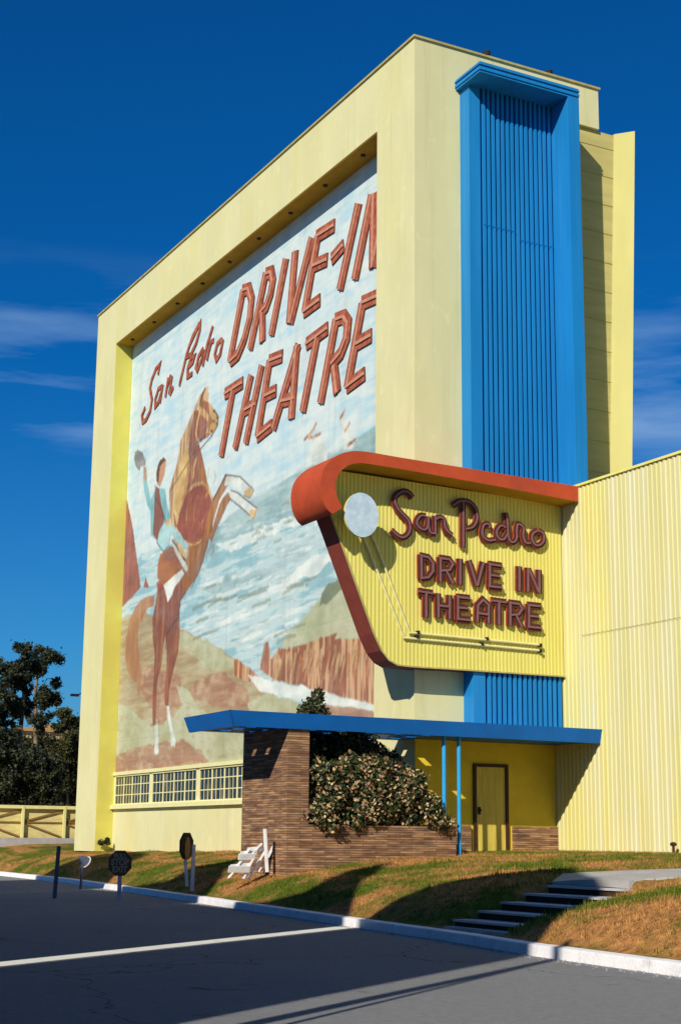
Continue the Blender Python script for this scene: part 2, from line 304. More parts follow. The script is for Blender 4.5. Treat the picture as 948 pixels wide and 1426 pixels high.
# lawn bank
ys = list(np.arange(-20, 10, 1.0)) + list(np.arange(10, 60, .22)) + list(np.arange(60, 130, 4)); ss = [.02, .06, .17] + list(np.arange(.3, 8.4, .22)) + [10, 14, 22, 40, 90, 200]
SX = [12.20, 12.62, 13.02, 13.44, 13.86]; SZ = [.26, .38, .50, .62, .735]; SY0, SY1 = 17.65, 19.5
def past(x, y): return x - K(y) - .16
def terr(x, y):
    z = G(x, y)
    if SY0 + .02 < y < SY1 - .02 and x < 14.05: z = min(z, .10 + max(0, x - 12.1) * .27)
    elif 15.5 < y <= SY0 + .02: z -= .16 * min(1, max(0, past(x, y) / 1.0)) * min(1, max(0, (14.6 - x) / 1.5)) * (y - 15.5) / 2.32
    return z
mb = MB(); n = len(ss)
for y in ys:
    for s in ss: x = K(y) + s; mb.v.append((x, y, terr(x, y)))
for j in range(len(ys) - 1):
    for i in range(n - 1): a = j * n + i; mb.f.append((a, a + 1, a + n + 1, a + n)); mb.m.append(0)
struct(mb.build('lawn_bank', m_lawn, smooth=True))
# kerb
mb = MB(); y = -20.0
while y < 59:
    L_k = 2.4; d0 = random.uniform(-.007, .007); h = .135 + random.uniform(-.005, .005); ns = 6; o = len(mb.v)
    for i in range(ns + 1):
        yy = y + (L_k - .018) * i / ns; k = K(yy) + d0
        mb.v += [(k - .16, yy, -.02), (k - .14, yy, h - .025), (k - .135, yy, h - .008), (k - .115, yy, h), (k + .05, yy, h + .004), (k + .06, yy, -.02)]
    for i in range(ns):
        for q in range(5): a = o + i * 6 + q; mb.f.append((a, a + 6, a + 7, a + 1)); mb.m.append(0)
    mb.f += [tuple(o + q for q in range(6)), tuple(o + ns * 6 + q for q in range(6))[::-1]]; mb.m += [0, 0]; y += L_k
struct(mb.build('kerb', m_kerb, recalc=False))
# gutter grit
mb = MB()
for i in range(2600):
    y = rng.uniform(8, 50); x = K(y) - .16 - abs(rng.normal(0, .14)); h = rng.uniform(.004, .016); k = len(mb.v)
    mb.v += [(x - h, y - h, .001), (x + h, y - h * .6, .001), (x, y + h, .001), (x, y, h * 1.1)]; mb.f += [(k, k + 1, k + 3), (k + 1, k + 2, k + 3), (k + 2, k, k + 3)]; mb.m += [0] * 3
struct(mb.build('gutter_grit', m_conc), 'stuff', 'loose grit and leaf litter lying in the gutter')
# steps and footpath
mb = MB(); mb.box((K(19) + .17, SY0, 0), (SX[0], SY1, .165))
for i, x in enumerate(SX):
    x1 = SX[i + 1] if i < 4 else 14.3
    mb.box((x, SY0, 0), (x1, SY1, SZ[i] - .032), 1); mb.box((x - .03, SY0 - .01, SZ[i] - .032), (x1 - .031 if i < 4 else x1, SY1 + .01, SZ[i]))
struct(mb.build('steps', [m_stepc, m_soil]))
up = [(14.0, 19.6), (14.35, 20.0), (14.8, 20.42), (15.34, 19.95), (16.3, 19.32), (18, 18.3), (20.2, 17.2), (22.7, 16.4)]
lo = [(14.0, 17.75), (14.1, 17.75), (14.25, 17.70), (14.65, 17.35), (15.5, 16.6), (17.4, 15.6), (19.8, 14.6), (22.7, 13.9)]
U_, L_ = [], []
for i in range(len(up) - 1):
    for t in np.linspace(0, 1, 8)[:-1]:
        U_.append(tuple(up[i][k] * (1 - t) + up[i + 1][k] * t for k in (0, 1))); L_.append(tuple(lo[i][k] * (1 - t) + lo[i + 1][k] * t for k in (0, 1)))
mb = MB(); n = 9
for a, b in zip(U_, L_):
    for k in range(n):
        t = k / (n - 1); x = a[0] * (1 - t) + b[0] * t; y = a[1] * (1 - t) + b[1] * t; mb.v.append((x, y, G(x, y) + .015))
for i in range(len(U_) - 1):
    for k in range(n - 1): a = i * n + k; mb.f.append((a, a + 1, a + n + 1, a + n)); mb.m.append(0)
nv = len(mb.v); ring_ = [i * n for i in range(len(U_))][::-1] + list(range(n))[1:] + [i * n + n - 1 for i in range(1, len(U_))]
mb.v += [(mb.v[q][0], mb.v[q][1], mb.v[q][2] - .10) for q in ring_]
for i in range(len(ring_) - 1): mb.f.append((ring_[i], ring_[i + 1], nv + i + 1, nv + i)); mb.m.append(0)
struct(mb.build('footpath', m_conc))
def inpath(x, y):
    if 11.9 < x < 14.2 and SY0 - .05 < y < SY1 + .05: return True
    if x < 14.0: return False
    return np.interp(x, [p[0] for p in lo], [p[1] for p in lo]) - .03 < y < np.interp(x, [p[0] for p in up], [p[1] for p in up]) + .03
# white strip painted along the sun gap, brightening the sunlit streak
SUNA = Vector((.799, .601, 0))
a = Vector((SUNA.x * 10, SUNA.y * 10, .004)) + Vector((-SUNA.y, SUNA.x, 0)) * 10.70; b = a + SUNA * 13.0; d = (b - a).normalized(); r = Vector((-d.y, d.x, 0)) * .19
mb = MB()
for i in range(41):
    p = a.lerp(b, i / 40); mb.v += [p - r, p + r]
for i in range(40): mb.f.append((2 * i, 2 * i + 2, 2 * i + 3, 2 * i + 1)); mb.m.append(0)
struct(mb.build('sun_streak_line', m_line))
# grass blades
cand = []
while len(cand) < 120000:
    y = 11 + 46 * rng.random() ** 1.5; s = .17 + rng.random() * 9; x = K(y) + s
    if x > 22.7 and y > 8: continue
    if x > 18.7 and y > 31.5 and not (x < 19.4 and 33.8 < y < 54.8): continue
    if inpath(x, y): continue
    if 14.5 < x < 18.8 and 29.9 < y < 32.4: continue
    cand.append((x, y))
mb = MB(); 
tf = [(12 + 40 * rng.random() ** 1.5, .2 + rng.random() * 7) for _ in range(900)]
for y, s0_ in tf:
    for _ in range(14): cand.append((K(y) + s0_ + rng.normal(0, .035), y + rng.normal(0, .035), 1.9))
for c_ in cand:
    x, y = c_[:2]; tall = c_[2] if len(c_) > 2 else 1
    if tall > 1 and (inpath(x, y) or x > 18.6 or 14.4 < x and y > 29.8): continue
    z = terr(x, y) - .01; h = rng.uniform(.025, .065) * (1.5 if rng.random() < .06 else 1) * tall; t = rng.uniform(0, 6.28); c, s_ = math.cos(t) * .006, math.sin(t) * .006; lx, ly = rng.normal(0, .022, 2)
    k = len(mb.v); mb.v += [(x - c * 1.6, y - s_ * 1.6, z), (x + c * 1.6, y + s_ * 1.6, z), (x + lx, y + ly, z + h)]; mb.f.append((k, k + 1, k + 2)); mb.m.append(0)
struct(mb.build('grass', m_blade), 'stuff', 'short dry and green grass covering the bank'); 

# ------------------------------------------------ screen tower
X0, Y0, ZB, ZT = 18.764, 31.77, 0.9, 22.2
XMU = 19.46; YL, YR = 54.8, 33.78; ZS = 20.37
tower = thing('screen_tower', (X0, Y0, 1.15), 'tall cream yellow outdoor cinema tower with a cowboy mural framed on its long side', 'building')
mb = MB()
mb.box((X0, Y0, ZB), (24.0, YR, ZS)).box((X0, YL, ZB), (24.0, 57.1, ZS)).box((XMU + .03, YR, ZB), (24.0, YL, ZS))
mb.box((X0, Y0, ZS), (24.0, 57.1, 21.0)).box((X0, Y0, 21.0), (24.77, 57.1, ZT))
mb.build('wall', m_stucco, tower)
mb = MB(); mb.box((X0 + .02, YL - .03, ZB), (XMU + .03, YL - .002, ZS - .03)); mb.build('side_reveal', m_reveal, tower)
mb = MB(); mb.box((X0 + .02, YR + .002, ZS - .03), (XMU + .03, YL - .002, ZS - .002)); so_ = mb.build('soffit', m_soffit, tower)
for i in range(9):
    y = 35.2 + i * 2.33; mb = MB(); mb.tube([(X0 + .34, y, ZS - .075), (X0 + .34, y, ZS - .031)], .07, 10); mb.build('recessed_light', m_dark, so_)
mb = MB(); mb.box((X0 - .05, Y0 - .05, ZT), (24.82, Y0 + .15, ZT + .06)).box((X0 - .05, Y0 + .15, ZT), (X0 + .15, 57.15, ZT + .06)).box((24.62, Y0 + .15, ZT), (24.82, 57.15, ZT + .06)); mb.build('coping', m_coping, tower)
# screen side with clapboards and splayed fin
XA, XB = lambda z: 24.45 + (z - 1.15) * .0468, None
mb = MB(); yb = 31.87
mb.prism([(23.6, yb, ZB), (XA(ZB), yb, ZB), (XA(20.985), yb, 20.985), (23.6, yb, 20.985)], (0, 25, 0))
z = 1.6
while z < 20.9:
    mb.box((23.62, yb - .012, z), (XA(z) - .03, yb - .001, z + .014), 1); z += .86
mb.build('clapboard_side', [m_clap, mat('board_joint_paint', rgb(176, 164, 100), .8, .1, 2)], tower)  # slightly darker strips mark the joints between boards
mb = MB()
A0 = [(XA(ZB) - .02, 31.84, ZB), (XA(ZB) + .36, 31.40, ZB), (XA(ZB) + .36, 32.6, ZB), (XA(ZB) - .02, 32.6, ZB)]; A1 = [(x + .0468 * 20.1, y, 21.02) for x, y, z in A0]
mb.add(A0 + A1, [(0, 3, 2, 1), (4, 5, 6, 7), (0, 1, 5, 4), (1, 2, 6, 5), (2, 3, 7, 6), (3, 0, 4, 7)])
mb.build('screen_edge_fin', mat('edge_fin_paint', rgb(204, 196, 124), .85, .08, 1, stretch=(1, 1, .3), bump=.2, bscale=40), tower)
# plinth part of lower wall under the windows
# windows
def window_bay(y1, y0):
    z0, z1 = 2.56, 3.64; mb = MB(); x = XMU
    mb.box((x - .03, y0, z0), (x - .0, y0 + .16, z1)).box((x - .03, y1 - .16, z0), (x - .0, y1, z1))
    mb.box((x - .055, y0 + .16, z0), (x, y1 - .16, z0 + .05)).box((x - .055, y0 + .16, z1 - .06), (x, y1 - .16, z1))
    w = y1 - y0 - .32
    for k in range(1, 12):
        yy = y0 + .16 + w * k / 12; h = .04 if k % 3 == 0 else .014
        mb.box((x - .022 if k % 3 == 0 else x - .012, yy - h, z0 + .05), (x - .004, yy + h, z1 - .06))
    for k in (1, 2): zz = z0 + (z1 - z0) * k / 3; mb.box((x - .010, y0 + .16, zz - .014), (x - .002, y1 - .16, zz + .018))
    o = mb.build('window', m_wframe, tower)
    mb = MB(); mb.box((x + .004, y0 + .05, z0 + .02), (x + .02, y1 - .05, z1 - .02)); mb.build('pane', m_glass, o)
for y1, y0 in ((54.78, 50.98), (50.98, 46.73), (46.73, 42.48), (42.48, 38.23), (38.23, 33.98)): window_bay(y1, y0)
mb = MB(); mb.box((XMU - .17, YR + .01, 2.42), (XMU + .02, YL - .04, 2.56)); mb.build('window_sill', m_wframe, tower)
mb = MB(); mb.box((XMU - .10, YR + .01, 3.64), (XMU + .02, YL - .04, 3.76)); mb.build('window_head', m_wframe, tower)
mb = MB(); mb.box((XMU - .03, YR + .01, ZB), (XMU + .02, YL - .04, 2.42)); mb.build('lower_wall', m_stucco, tower)
mb = MB(); mb.box((XMU - .0, YR, 2.56), (XMU + .003, YL - .04, 3.64)); 

# ------------------------------------------------ mural
def Z_(ox, oy, sc): return lambda pts: [(ox + x / sc, oy + y / sc) for x, y in pts]
ID = lambda pts: list(pts)
A_ = Z_(140, 520, 2.458); B_ = Z_(250, 530, 7.13); C_ = Z_(180, 600, 4.99); D_ = Z_(150, 760, 4.195); E_ = Z_(340, 560, 2.742)
MY0, MY1, MZ0, MZ1, MC = YR + .01, YL - .04, 3.70, ZS - .02, .034
MH, MW = int((MZ1 - MZ0) / MC) + 1, int((MY1 - MY0) / MC) + 1
YY, ZZ = np.meshgrid(np.linspace(MY0, MY1, MW), np.linspace(MZ0, MZ1, MH))
def vnoise(sy, sz, octv=4, seed=0):
    """smooth noise over the wall, feature size sy by sz metres"""
    g = np.random.default_rng(seed); out = np.zeros((MH, MW)); amp = 1; tot = 0
    for o in range(octv):
        a, b = int((MZ1 - MZ0) / sz) + 3, int((MY1 - MY0) / sy) + 3; t = g.random((a, b))
        y = (YY - MY0) / sy; z = (ZZ - MZ0) / sz; iy = y.astype(int); iz = z.astype(int); fy = y - iy; fz = z - iz; fy = fy * fy * (3 - 2 * fy); fz = fz * fz * (3 - 2 * fz)
        out += amp * ((t[iz, iy] * (1 - fy) + t[iz, iy + 1] * fy) * (1 - fz) + (t[iz + 1, iy] * (1 - fy) + t[iz + 1, iy + 1] * fy) * fz)
        tot += amp; amp *= .6; sy /= 2; sz /= 2
    return out / tot
WY = (vnoise(.5, .5, 3, 1) - .5) * .22; WZ = (vnoise(.5, .5, 3, 2) - .5) * .22
NB = vnoise(1.6, 1.2, 5, 3); NF = vnoise(.5, .4, 5, 4)*.6 + vnoise(.9, .22, 4, 24)*.4; NV = vnoise(.16, 1.4, 3, 5); NH_ = vnoise(1.4, .16, 3, 6)
CAN = np.zeros((MH, MW, 3)); PAL = []
def lc(c): return np.array([lin(x) for x in c])
def sstep(x, a, b): t = np.clip((x - a) / (b - a), 0, 1); return t * t * (3 - 2 * t)
def pm(name, c, c2, scale=1.4, stretch=(1, 1, 1), lo=.4, hi=.62):
    PAL.append([lc(c), lc(c2), 'v' if stretch[1] > 1.4 else 'h' if stretch[2] > 1.5 else 'n', []]); return len(PAL) - 1
def wash(p, c, kind, lo, hi, f): PAL[p][3].append((lc(c), kind, lo, hi, f))
def colour(p):
    a, b, k, ws = PAL[p]; n = {'v': NV, 'h': NH_, 'n': NF}[k] * .5 + NB * .5; t = sstep(n, .34, .66)[..., None]; col = b * (1 - t) + a * t
    for c, kind, lo_, hi_, f in ws:
        m = {'v': NV, 'h': NH_, 'f': NF, 'b': NB, 'x': NB * .5 + NH_ * .5}[kind]; q = (sstep(m, lo_ - .05, hi_ + .08) * f)[..., None]; col = col * (1 - q) + c * q
    return col
p_sky = pm('sky', (212, 222, 216), (176, 208, 218), .5, (1, 1, 1.6))
wash(p_sky, (222, 226, 214), 'f', 0.42, 0.68, .6); wash(p_sky, (150, 190, 210), 'x', 0.57, 0.73, .5)
p_sea = pm('sea', (176, 206, 208), (132, 176, 184), 1.3, (1, .8, 2.2), .38, .64)
wash(p_sea, (222, 234, 232), 'x', 0.47, 0.64, .8); wash(p_sea, (112, 142, 140), 'x', 0.55, 0.72, .7)
wash(p_sea, (214, 228, 222), 'x', 0.47, 0.60, .75); wash(p_sea, (128, 164, 172), 'x', 0.51, 0.66, .7)
p_deep = pm('deep_water', (160, 186, 186), (126, 160, 162), 2.2, (1, .8, 1.4)); wash(p_deep, (190, 208, 204), 'x', 0.47, 0.68, .7)
p_wash = pm('wash', (196, 218, 220), (170, 202, 210), 4)
p_butte = pm('butte', (160, 84, 60), (130, 62, 46), 1.5, (1, 2.5, .5))
p_hill = pm('hill', (178, 166, 116), (158, 128, 88), .8, (1, 1, 1.8)); wash(p_hill, (166, 104, 76), 'x', 0.51, 0.66, .7); wash(p_hill, (196, 198, 160), 'x', 0.53, 0.68, .7)
p_green = pm('pale_green', (192, 194, 164), (166, 168, 124), 1.0, (1, 1, 1.4)); wash(p_green, (150, 122, 84), 'f', 0.59, 0.74, .6)
p_earth = pm('red_earth', (172, 130, 102), (154, 104, 80), 1.4, (1, 1, 1.6)); wash(p_earth, (196, 176, 140), 'f', 0.49, 0.66, .7)
p_tanw = pm('tan_wash', (200, 172, 130), (178, 146, 104), 4); p_gold0 = pm('ochre_wash', (178, 122, 76), (150, 92, 56), 4)
p_cliff = pm('cliff', (178, 108, 70), (136, 70, 44), 3.2, (1, 3.5, .55), .4, .56); wash(p_cliff, (214, 178, 132), 'v', 0.51, 0.62, .75)
p_foam = pm('foam', (230, 234, 226), (200, 212, 206), 3)
p_moss = pm('moss', (122, 132, 104), (96, 108, 84), 4)
p_tan = pm('mane', (188, 142, 86), (156, 108, 62), 2.2, (1, 2, .6)); wash(p_tan, (226, 196, 146), 'v', 0.52, 0.66, .6)
p_coat = pm('coat', (142, 74, 52), (118, 56, 42), 1.8, (1, 1.5, .7)); wash(p_coat, (176, 102, 60), 'v', 0.52, 0.70, .6)
p_chest = pm('chest', (150, 72, 62), (128, 56, 48), 2.2); wash(p_chest, (170, 112, 70), 'f', 0.55, 0.70, .5)
p_gold = pm('gold_coat', (170, 112, 58), (136, 82, 44), 2.4, (1, 2, .6))
p_sad = pm('saddle', (172, 100, 44), (134, 68, 30), 2.6)
p_strap = pm('strap', (222, 190, 128), (190, 150, 88), 5)
p_dk = pm('outline', (88, 54, 38), (60, 40, 32), 5)
p_white = pm('stocking', (228, 232, 222), (190, 198, 190), 4)
p_teal = pm('teal_shirt', (132, 188, 190), (98, 158, 164), 3, (1, 2, .6))
p_pant = pm('pale_trousers', (170, 208, 206), (130, 180, 182), 4)
p_vest = pm('vest', (140, 66, 50), (110, 50, 40), 4)
p_skin = pm('skin', (196, 140, 100), (164, 104, 74), 5)
p_hat = pm('hat', (150, 146, 142), (96, 94, 98), 5)
p_tail = pm('tail', (182, 132, 88), (156, 106, 68), 2.5, (1, 2.5, .5))
LY = [0]
CAN[:] = colour(p_sky)
def lay(mask, mi, y0, y1, z0, z1, op):
    k = mask.astype(float); kk = np.pad(k, 1, mode='edge'); k = (kk[:-2, 1:-1] + kk[2:, 1:-1] + kk[1:-1, :-2] + kk[1:-1, 2:] + 2 * k) / 6
    dry = .90 + .10 * sstep(NF[z0:z1, y0:y1], .25, .65)
    a = (k * dry * op)[..., None]; CAN[z0:z1, y0:y1] = CAN[z0:z1, y0:y1] * (1 - a) + COLS[mi][z0:z1, y0:y1] * a
def patch(pts, mi, jig=0, op=.96):
    P = [at(px, py, 0, XMU) for px, py in pts]; ys = [p.y for p in P]; zs = [p.z for p in P]; m = .2
    y0 = max(0, int((min(ys) - m - MY0) / MC)); y1 = min(MW, int((max(ys) + m - MY0) / MC) + 2); z0 = max(0, int((min(zs) - m - MZ0) / MC)); z1 = min(MH, int((max(zs) + m - MZ0) / MC) + 2)
    if y1 <= y0 or z1 <= z0: return
    w = min(1.0, .12 + jig * 14); y = YY[z0:z1, y0:y1] + WY[z0:z1, y0:y1] * w; z = ZZ[z0:z1, y0:y1] + WZ[z0:z1, y0:y1] * w; ins = np.zeros(y.shape, bool)
    for i in range(len(P)):
        a, b = P[i], P[i - 1]
        if abs(a.z - b.z) < 1e-9: continue
        ins ^= ((a.z > z) != (b.z > z)) & (y < (b.y - a.y) * (z - a.z) / (b.z - a.z) + a.y)
    lay(ins, mi, y0, y1, z0, z1, op)
def line(pts, w, mi, op=.9):
    P = [at(px, py, 0, XMU) for px, py in pts]; ys = [p.y for p in P]; zs = [p.z for p in P]; m = w + .1; w = max(w, .045)
    y0 = max(0, int((min(ys) - m - MY0) / MC)); y1 = min(MW, int((max(ys) + m - MY0) / MC) + 2); z0 = max(0, int((min(zs) - m - MZ0) / MC)); z1 = min(MH, int((max(zs) + m - MZ0) / MC) + 2)
    y = YY[z0:z1, y0:y1] + WY[z0:z1, y0:y1] * .15; z = ZZ[z0:z1, y0:y1]; d = np.full(y.shape, 9.)
    for a, b in zip(P[:-1], P[1:]):
        vy, vz = b.y - a.y, b.z - a.z; t = np.clip(((y - a.y) * vy + (z - a.z) * vz) / (vy * vy + vz * vz + 1e-9), 0, 1); d = np.minimum(d, np.hypot(y - a.y - vy * t, z - a.z - vz * t))
    lay(d < w * .5 * (.7 + .6 * NF[z0:z1, y0:y1]), mi, y0, y1, z0, z1, op)
COLS = [colour(i) for i in range(len(PAL))]
patch([(150, 800), (200, 770), (300, 735), (355, 690), (420, 652), (470, 625), (540, 585), (540, 1010), (150, 1010)], p_sea, .05)
patch([(345, 700), (420, 655), (470, 628), (540, 592), (540, 680), (470, 700), (420, 715), (380, 735), (340, 745), (290, 765), (300, 735)], p_deep, .08)
patch([(300, 760), (380, 728), (450, 705), (470, 712), (400, 735), (320, 768)], p_foam, .08)
BASE = LY[0]
for i in range(420):
    px, py = random.uniform(185, 520), random.uniform(640, 905)
    if py < 770 - (px - 185) * .42 + 12 or (px < 240 and py > 820): continue
    w = random.uniform(10, 34) * (1 if px > 300 else .6); h = random.uniform(.6, 2.0); t = -.25 + random.uniform(-.12, .12)
    LY[0] = BASE + i % 20; pts = [(px + a * w * .5, py + a * w * .5 * t + b * h) for a, b in ((-1, 0), (-.4, -.8), (.3, -1), (1, -.1), (.4, .7), (-.3, .9))]
    patch(pts, random.choice([p_sea, p_foam, p_deep, p_sea, p_wash, p_foam, p_wash]), .02, .6)
LY[0] = BASE + 22
patch([(280, 820), (330, 795), (400, 790), (350, 812), (300, 830)], p_deep, .06)
patch([(415, 790), (440, 770), (470, 775), (440, 800), (400, 812)], p_foam, .08)
patch([(150, 650), (176, 690), (186, 740), (196, 818), (172, 845), (150, 852)], p_butte, .03)
patch([(200, 818), (203, 803), (208, 818)], p_butte)
patch([(150, 868), (200, 850), (235, 872), (262, 880), (290, 892), (330, 918), (365, 952), (400, 985), (345, 1070), (150, 1085)], p_hill, .08)
patch([(245, 878), (290, 892), (335, 925), (300, 935), (270, 915), (250, 900)], p_green, .08)
patch([(205, 925), (250, 940), (255, 980), (225, 1010), (195, 960), (190, 935)], p_earth, .08)
patch([(270, 950), (310, 935), (345, 960), (350, 985), (300, 985), (265, 970)], p_earth, .08)
patch([(150, 975), (175, 985), (212, 1012), (240, 1000), (260, 975), (300, 1000), (345, 1012), (345, 1070), (150, 1085)], p_green, .06)
patch([(245, 955), (262, 962), (300, 1030), (322, 1058), (290, 1055), (262, 1010)], p_green, .04)
patch([(150, 1058), (190, 1040), (255, 1030), (280, 1045), (290, 1060), (150, 1085)], p_earth, .08)
patch([(325, 920), (330, 918), (348, 930), (372, 955), (340, 948), (326, 940)], p_cliff, .02)
patch([(390, 905), (400, 885), (440, 838), (470, 812), (500, 795), (540, 790), (540, 920), (470, 900), (395, 920)], p_green, .05)
patch([(445, 845), (448, 825), (458, 812), (474, 804), (482, 815), (462, 835)], p_moss, .05)
patch([(362, 932), (368, 898), (374, 894), (378, 918), (388, 902), (400, 905), (440, 890), (470, 880), (466, 890), (490, 892), (500, 888), (540, 902), (540, 990), (480, 976), (420, 955), (385, 948)], p_cliff, .03)
patch([(345, 940), (380, 948), (440, 960), (480, 972), (540, 984), (540, 992), (470, 985), (400, 972), (360, 962)], p_foam, .03)
patch([(450, 982), (480, 984), (540, 993), (540, 1010), (450, 1000), (430, 990)], p_earth, .03)
patch([(370, 965), (440, 985), (460, 1000), (420, 1010), (350, 1000), (345, 980)], p_green, .05)
BASE = LY[0]
for i in range(130):
    px, py = random.uniform(165, 345), random.uniform(885, 1070)
    if py < 890 + max(0, px - 260) * .7: continue
    w = random.uniform(10, 30) * .8; h = random.uniform(.8, 2.6); t = random.uniform(.1, .7)
    LY[0] = BASE + i % 20; patch([(px + a * w * .5, py + a * w * .5 * t + b * h) for a, b in ((-1, 0), (-.4, -.8), (.3, -1), (1, -.1), (.4, .7), (-.3, .9))], random.choice([p_hill, p_hill, p_green, p_tanw, p_earth]), .03, .45)
for i in range(150):
    px = random.uniform(385, 517); y0 = 902 - (px - 385) * .08 + random.uniform(0, 20); l = random.uniform(12, 45); 
    LY[0] = BASE + i % 20; y1 = min(y0 + l, 950 + (px - 385) * .19); w = random.uniform(.6, 2)
    patch([(px - w, y0), (px + w, y0 + 2), (px + w * .4 - l * .18, y1), (px - w * .4 - l * .18, y1 - 1)], random.choice([p_cliff, p_tanw, p_gold0, p_butte, p_tanw]), .02, .75)
LY[0] = BASE + 22
for i in range(260):
    px, py = random.uniform(300, 520), random.uniform(640, 760)
    if py < 770 - (px - 185) * .42 + 14: continue
    l = random.uniform(4, 12); line([(px, py), (px + l * .5, py - l * .3 + random.uniform(-1, 1)), (px + l, py - l * .45)], random.uniform(.04, .12), random.choice([p_foam, p_moss, p_wash, p_deep, p_sea]), .5)
for i in range(60):
    px = random.uniform(265, 400); py = random.uniform(795, 900); l = random.uniform(15, 45)
    line([(px, py), (px + l * .5, py - l * random.uniform(.1, .35)), (px + l, py - l * .4)], random.uniform(.05, .14), random.choice([p_foam, p_foam, p_moss, p_wash]), .6)
# ship and birds
patch([(428, 620), (432, 608), (448, 606), (455, 625), (455, 645), (428, 650)], p_white, .03)
patch([(472, 575), (478, 572), (484, 592), (494, 610), (492, 625), (478, 628), (474, 600)], p_white, .03)
for a, b in (((424, 612), (438, 596)), ((430, 610), (446, 604)), ((432, 604), (440, 590)), ((480, 600), (486, 590)), ((474, 582), (480, 571)), ((484, 620), (494, 612))): line([a, ((a[0] + b[0]) / 2, (a[1] + b[1]) / 2 + 1), b], .10, p_cliff)
# horse
patch(D_([(275, 290), (240, 292), (200, 310), (160, 360), (130, 430), (108, 540), (104, 650), (118, 740), (150, 790), (170, 800), (180, 900), (188, 860), (196, 760), (190, 660), (178, 580), (180, 500), (200, 430), (235, 370), (272, 350)]), p_tail, .02)
patch(D_([(330, 190), (400, 140), (440, 170), (380, 300), (345, 360), (310, 300)]), p_white)
patch(D_([(262, 430), (285, 300), (300, 200), (330, 200), (345, 260), (350, 330), (380, 280), (400, 200), (440, 150), (490, 190), (470, 260), (425, 330), (420, 400), (422, 520), (412, 620), (385, 720), (360, 840), (355, 940), (335, 930), (333, 830), (346, 700), (345, 590), (338, 520), (325, 600), (315, 700), (290, 800), (285, 920), (282, 1050), (262, 1050), (262, 900), (272, 760), (276, 640), (264, 540)]), p_coat, .01)
patch(D_([(275, 1045), (295, 1040), (298, 1215), (284, 1222), (272, 1212), (278, 1150)]), p_white)
patch(D_([(345, 935), (360, 935), (375, 1050), (398, 1150), (392, 1172), (372, 1168), (365, 1080), (348, 1000)]), p_white)
line(D_([(425, 340), (412, 420), (375, 470), (345, 520), (340, 600)]), .07, p_dk)
patch(A_([(360, 50), (372, 70), (366, 110), (340, 100), (322, 150), (300, 240), (285, 320), (262, 420), (262, 520), (300, 600), (255, 590), (238, 500), (235, 400), (262, 310), (275, 230), (305, 160), (340, 75)]), p_tan, .01)
patch(A_([(320, 130), (345, 120), (335, 230), (352, 300), (372, 400), (382, 470), (385, 540), (330, 600), (262, 560), (250, 480), (285, 330), (305, 220)]), p_coat, .01)
patch(A_([(272, 300), (300, 250), (308, 330), (290, 420), (262, 520), (250, 470), (262, 370)]), p_strap, .01)
patch(A_([(340, 110), (352, 90), (372, 100), (392, 128), (405, 150), (402, 180), (382, 200), (372, 215), (340, 238), (328, 200), (330, 150)]), p_coat)
patch(B_([(270, 60), (295, 50), (262, 150), (240, 190), (215, 230), (195, 270), (185, 250), (215, 160)]), p_tan)
line(B_([(255, 80), (225, 150), (205, 240)]), .12, p_dk)
patch(B_([(290, 200), (330, 260), (360, 320), (390, 350), (385, 440), (350, 500), (320, 540), (290, 530), (290, 470), (330, 400), (300, 340)]), p_strap, .01)
line(B_([(200, 290), (250, 330), (300, 390), (290, 480), (270, 530)]), .22, p_tan)
line(B_([(205, 300), (180, 400), (165, 520), (180, 620)]), .12, p_strap)
line(B_([(170, 620), (220, 580), (270, 535)]), .06, p_dk); line(B_([(200, 690), (260, 620), (320, 550)]), .06, p_dk); line(B_([(345, 290), (385, 360), (375, 450), (320, 550)]), .08, p_dk)
for q in ((340, 300), (375, 370), (340, 405), (370, 430), (320, 500)): patch(B_([(q[0] - 12, q[1] - 12), (q[0] + 12, q[1] - 10), (q[0] + 10, q[1] + 14), (q[0] - 10, q[1] + 10)]), p_dk)
patch(A_([(352, 310), (366, 380), (382, 440), (386, 520), (368, 580), (352, 640), (335, 690), (305, 735), (285, 750), (276, 690), (300, 620), (330, 560), (375, 500), (360, 420), (342, 380), (340, 330)]), p_gold, .01)
patch(A_([(320, 388), (345, 380), (366, 396), (378, 430), (378, 490), (362, 540), (335, 575), (320, 592), (290, 575), (262, 530), (270, 480), (290, 420)]), p_chest, .01)
line(A_([(262, 470), (290, 415), (320, 382), (350, 374), (368, 388), (382, 430)]), .13, p_tan); line(A_([(260, 530), (282, 572), (318, 590), (345, 572)]), .07, p_strap); line(A_([(240, 400), (285, 330), (325, 262)]), .05, p_dk)
line(A_([(378, 430), (384, 480), (380, 520), (352, 640), (312, 735)]), .05, p_dk)
patch(B_([(310, 1250), (330, 1170), (400, 1050), (455, 930), (500, 945), (520, 1010), (470, 1060), (430, 1130), (390, 1200), (330, 1420), (250, 1500), (270, 1380)]), p_gold, .01)
patch(B_([(445, 1040), (470, 945), (520, 935), (600, 955), (650, 1000), (700, 1045), (735, 1090), (720, 1130), (690, 1165), (650, 1150), (630, 1110), (560, 1060), (500, 1040)]), p_white, .01)
patch(B_([(330, 1460), (380, 1260), (430, 1160), (500, 1090), (530, 1150), (480, 1230), (400, 1400), (320, 1600), (290, 1560)]), p_gold, .01)
patch(B_([(480, 1090), (520, 1080), (580, 1120), (640, 1170), (700, 1220), (770, 1265), (775, 1300), (740, 1365), (715, 1370), (680, 1320), (620, 1290), (550, 1220), (510, 1170)]), p_white, .01)
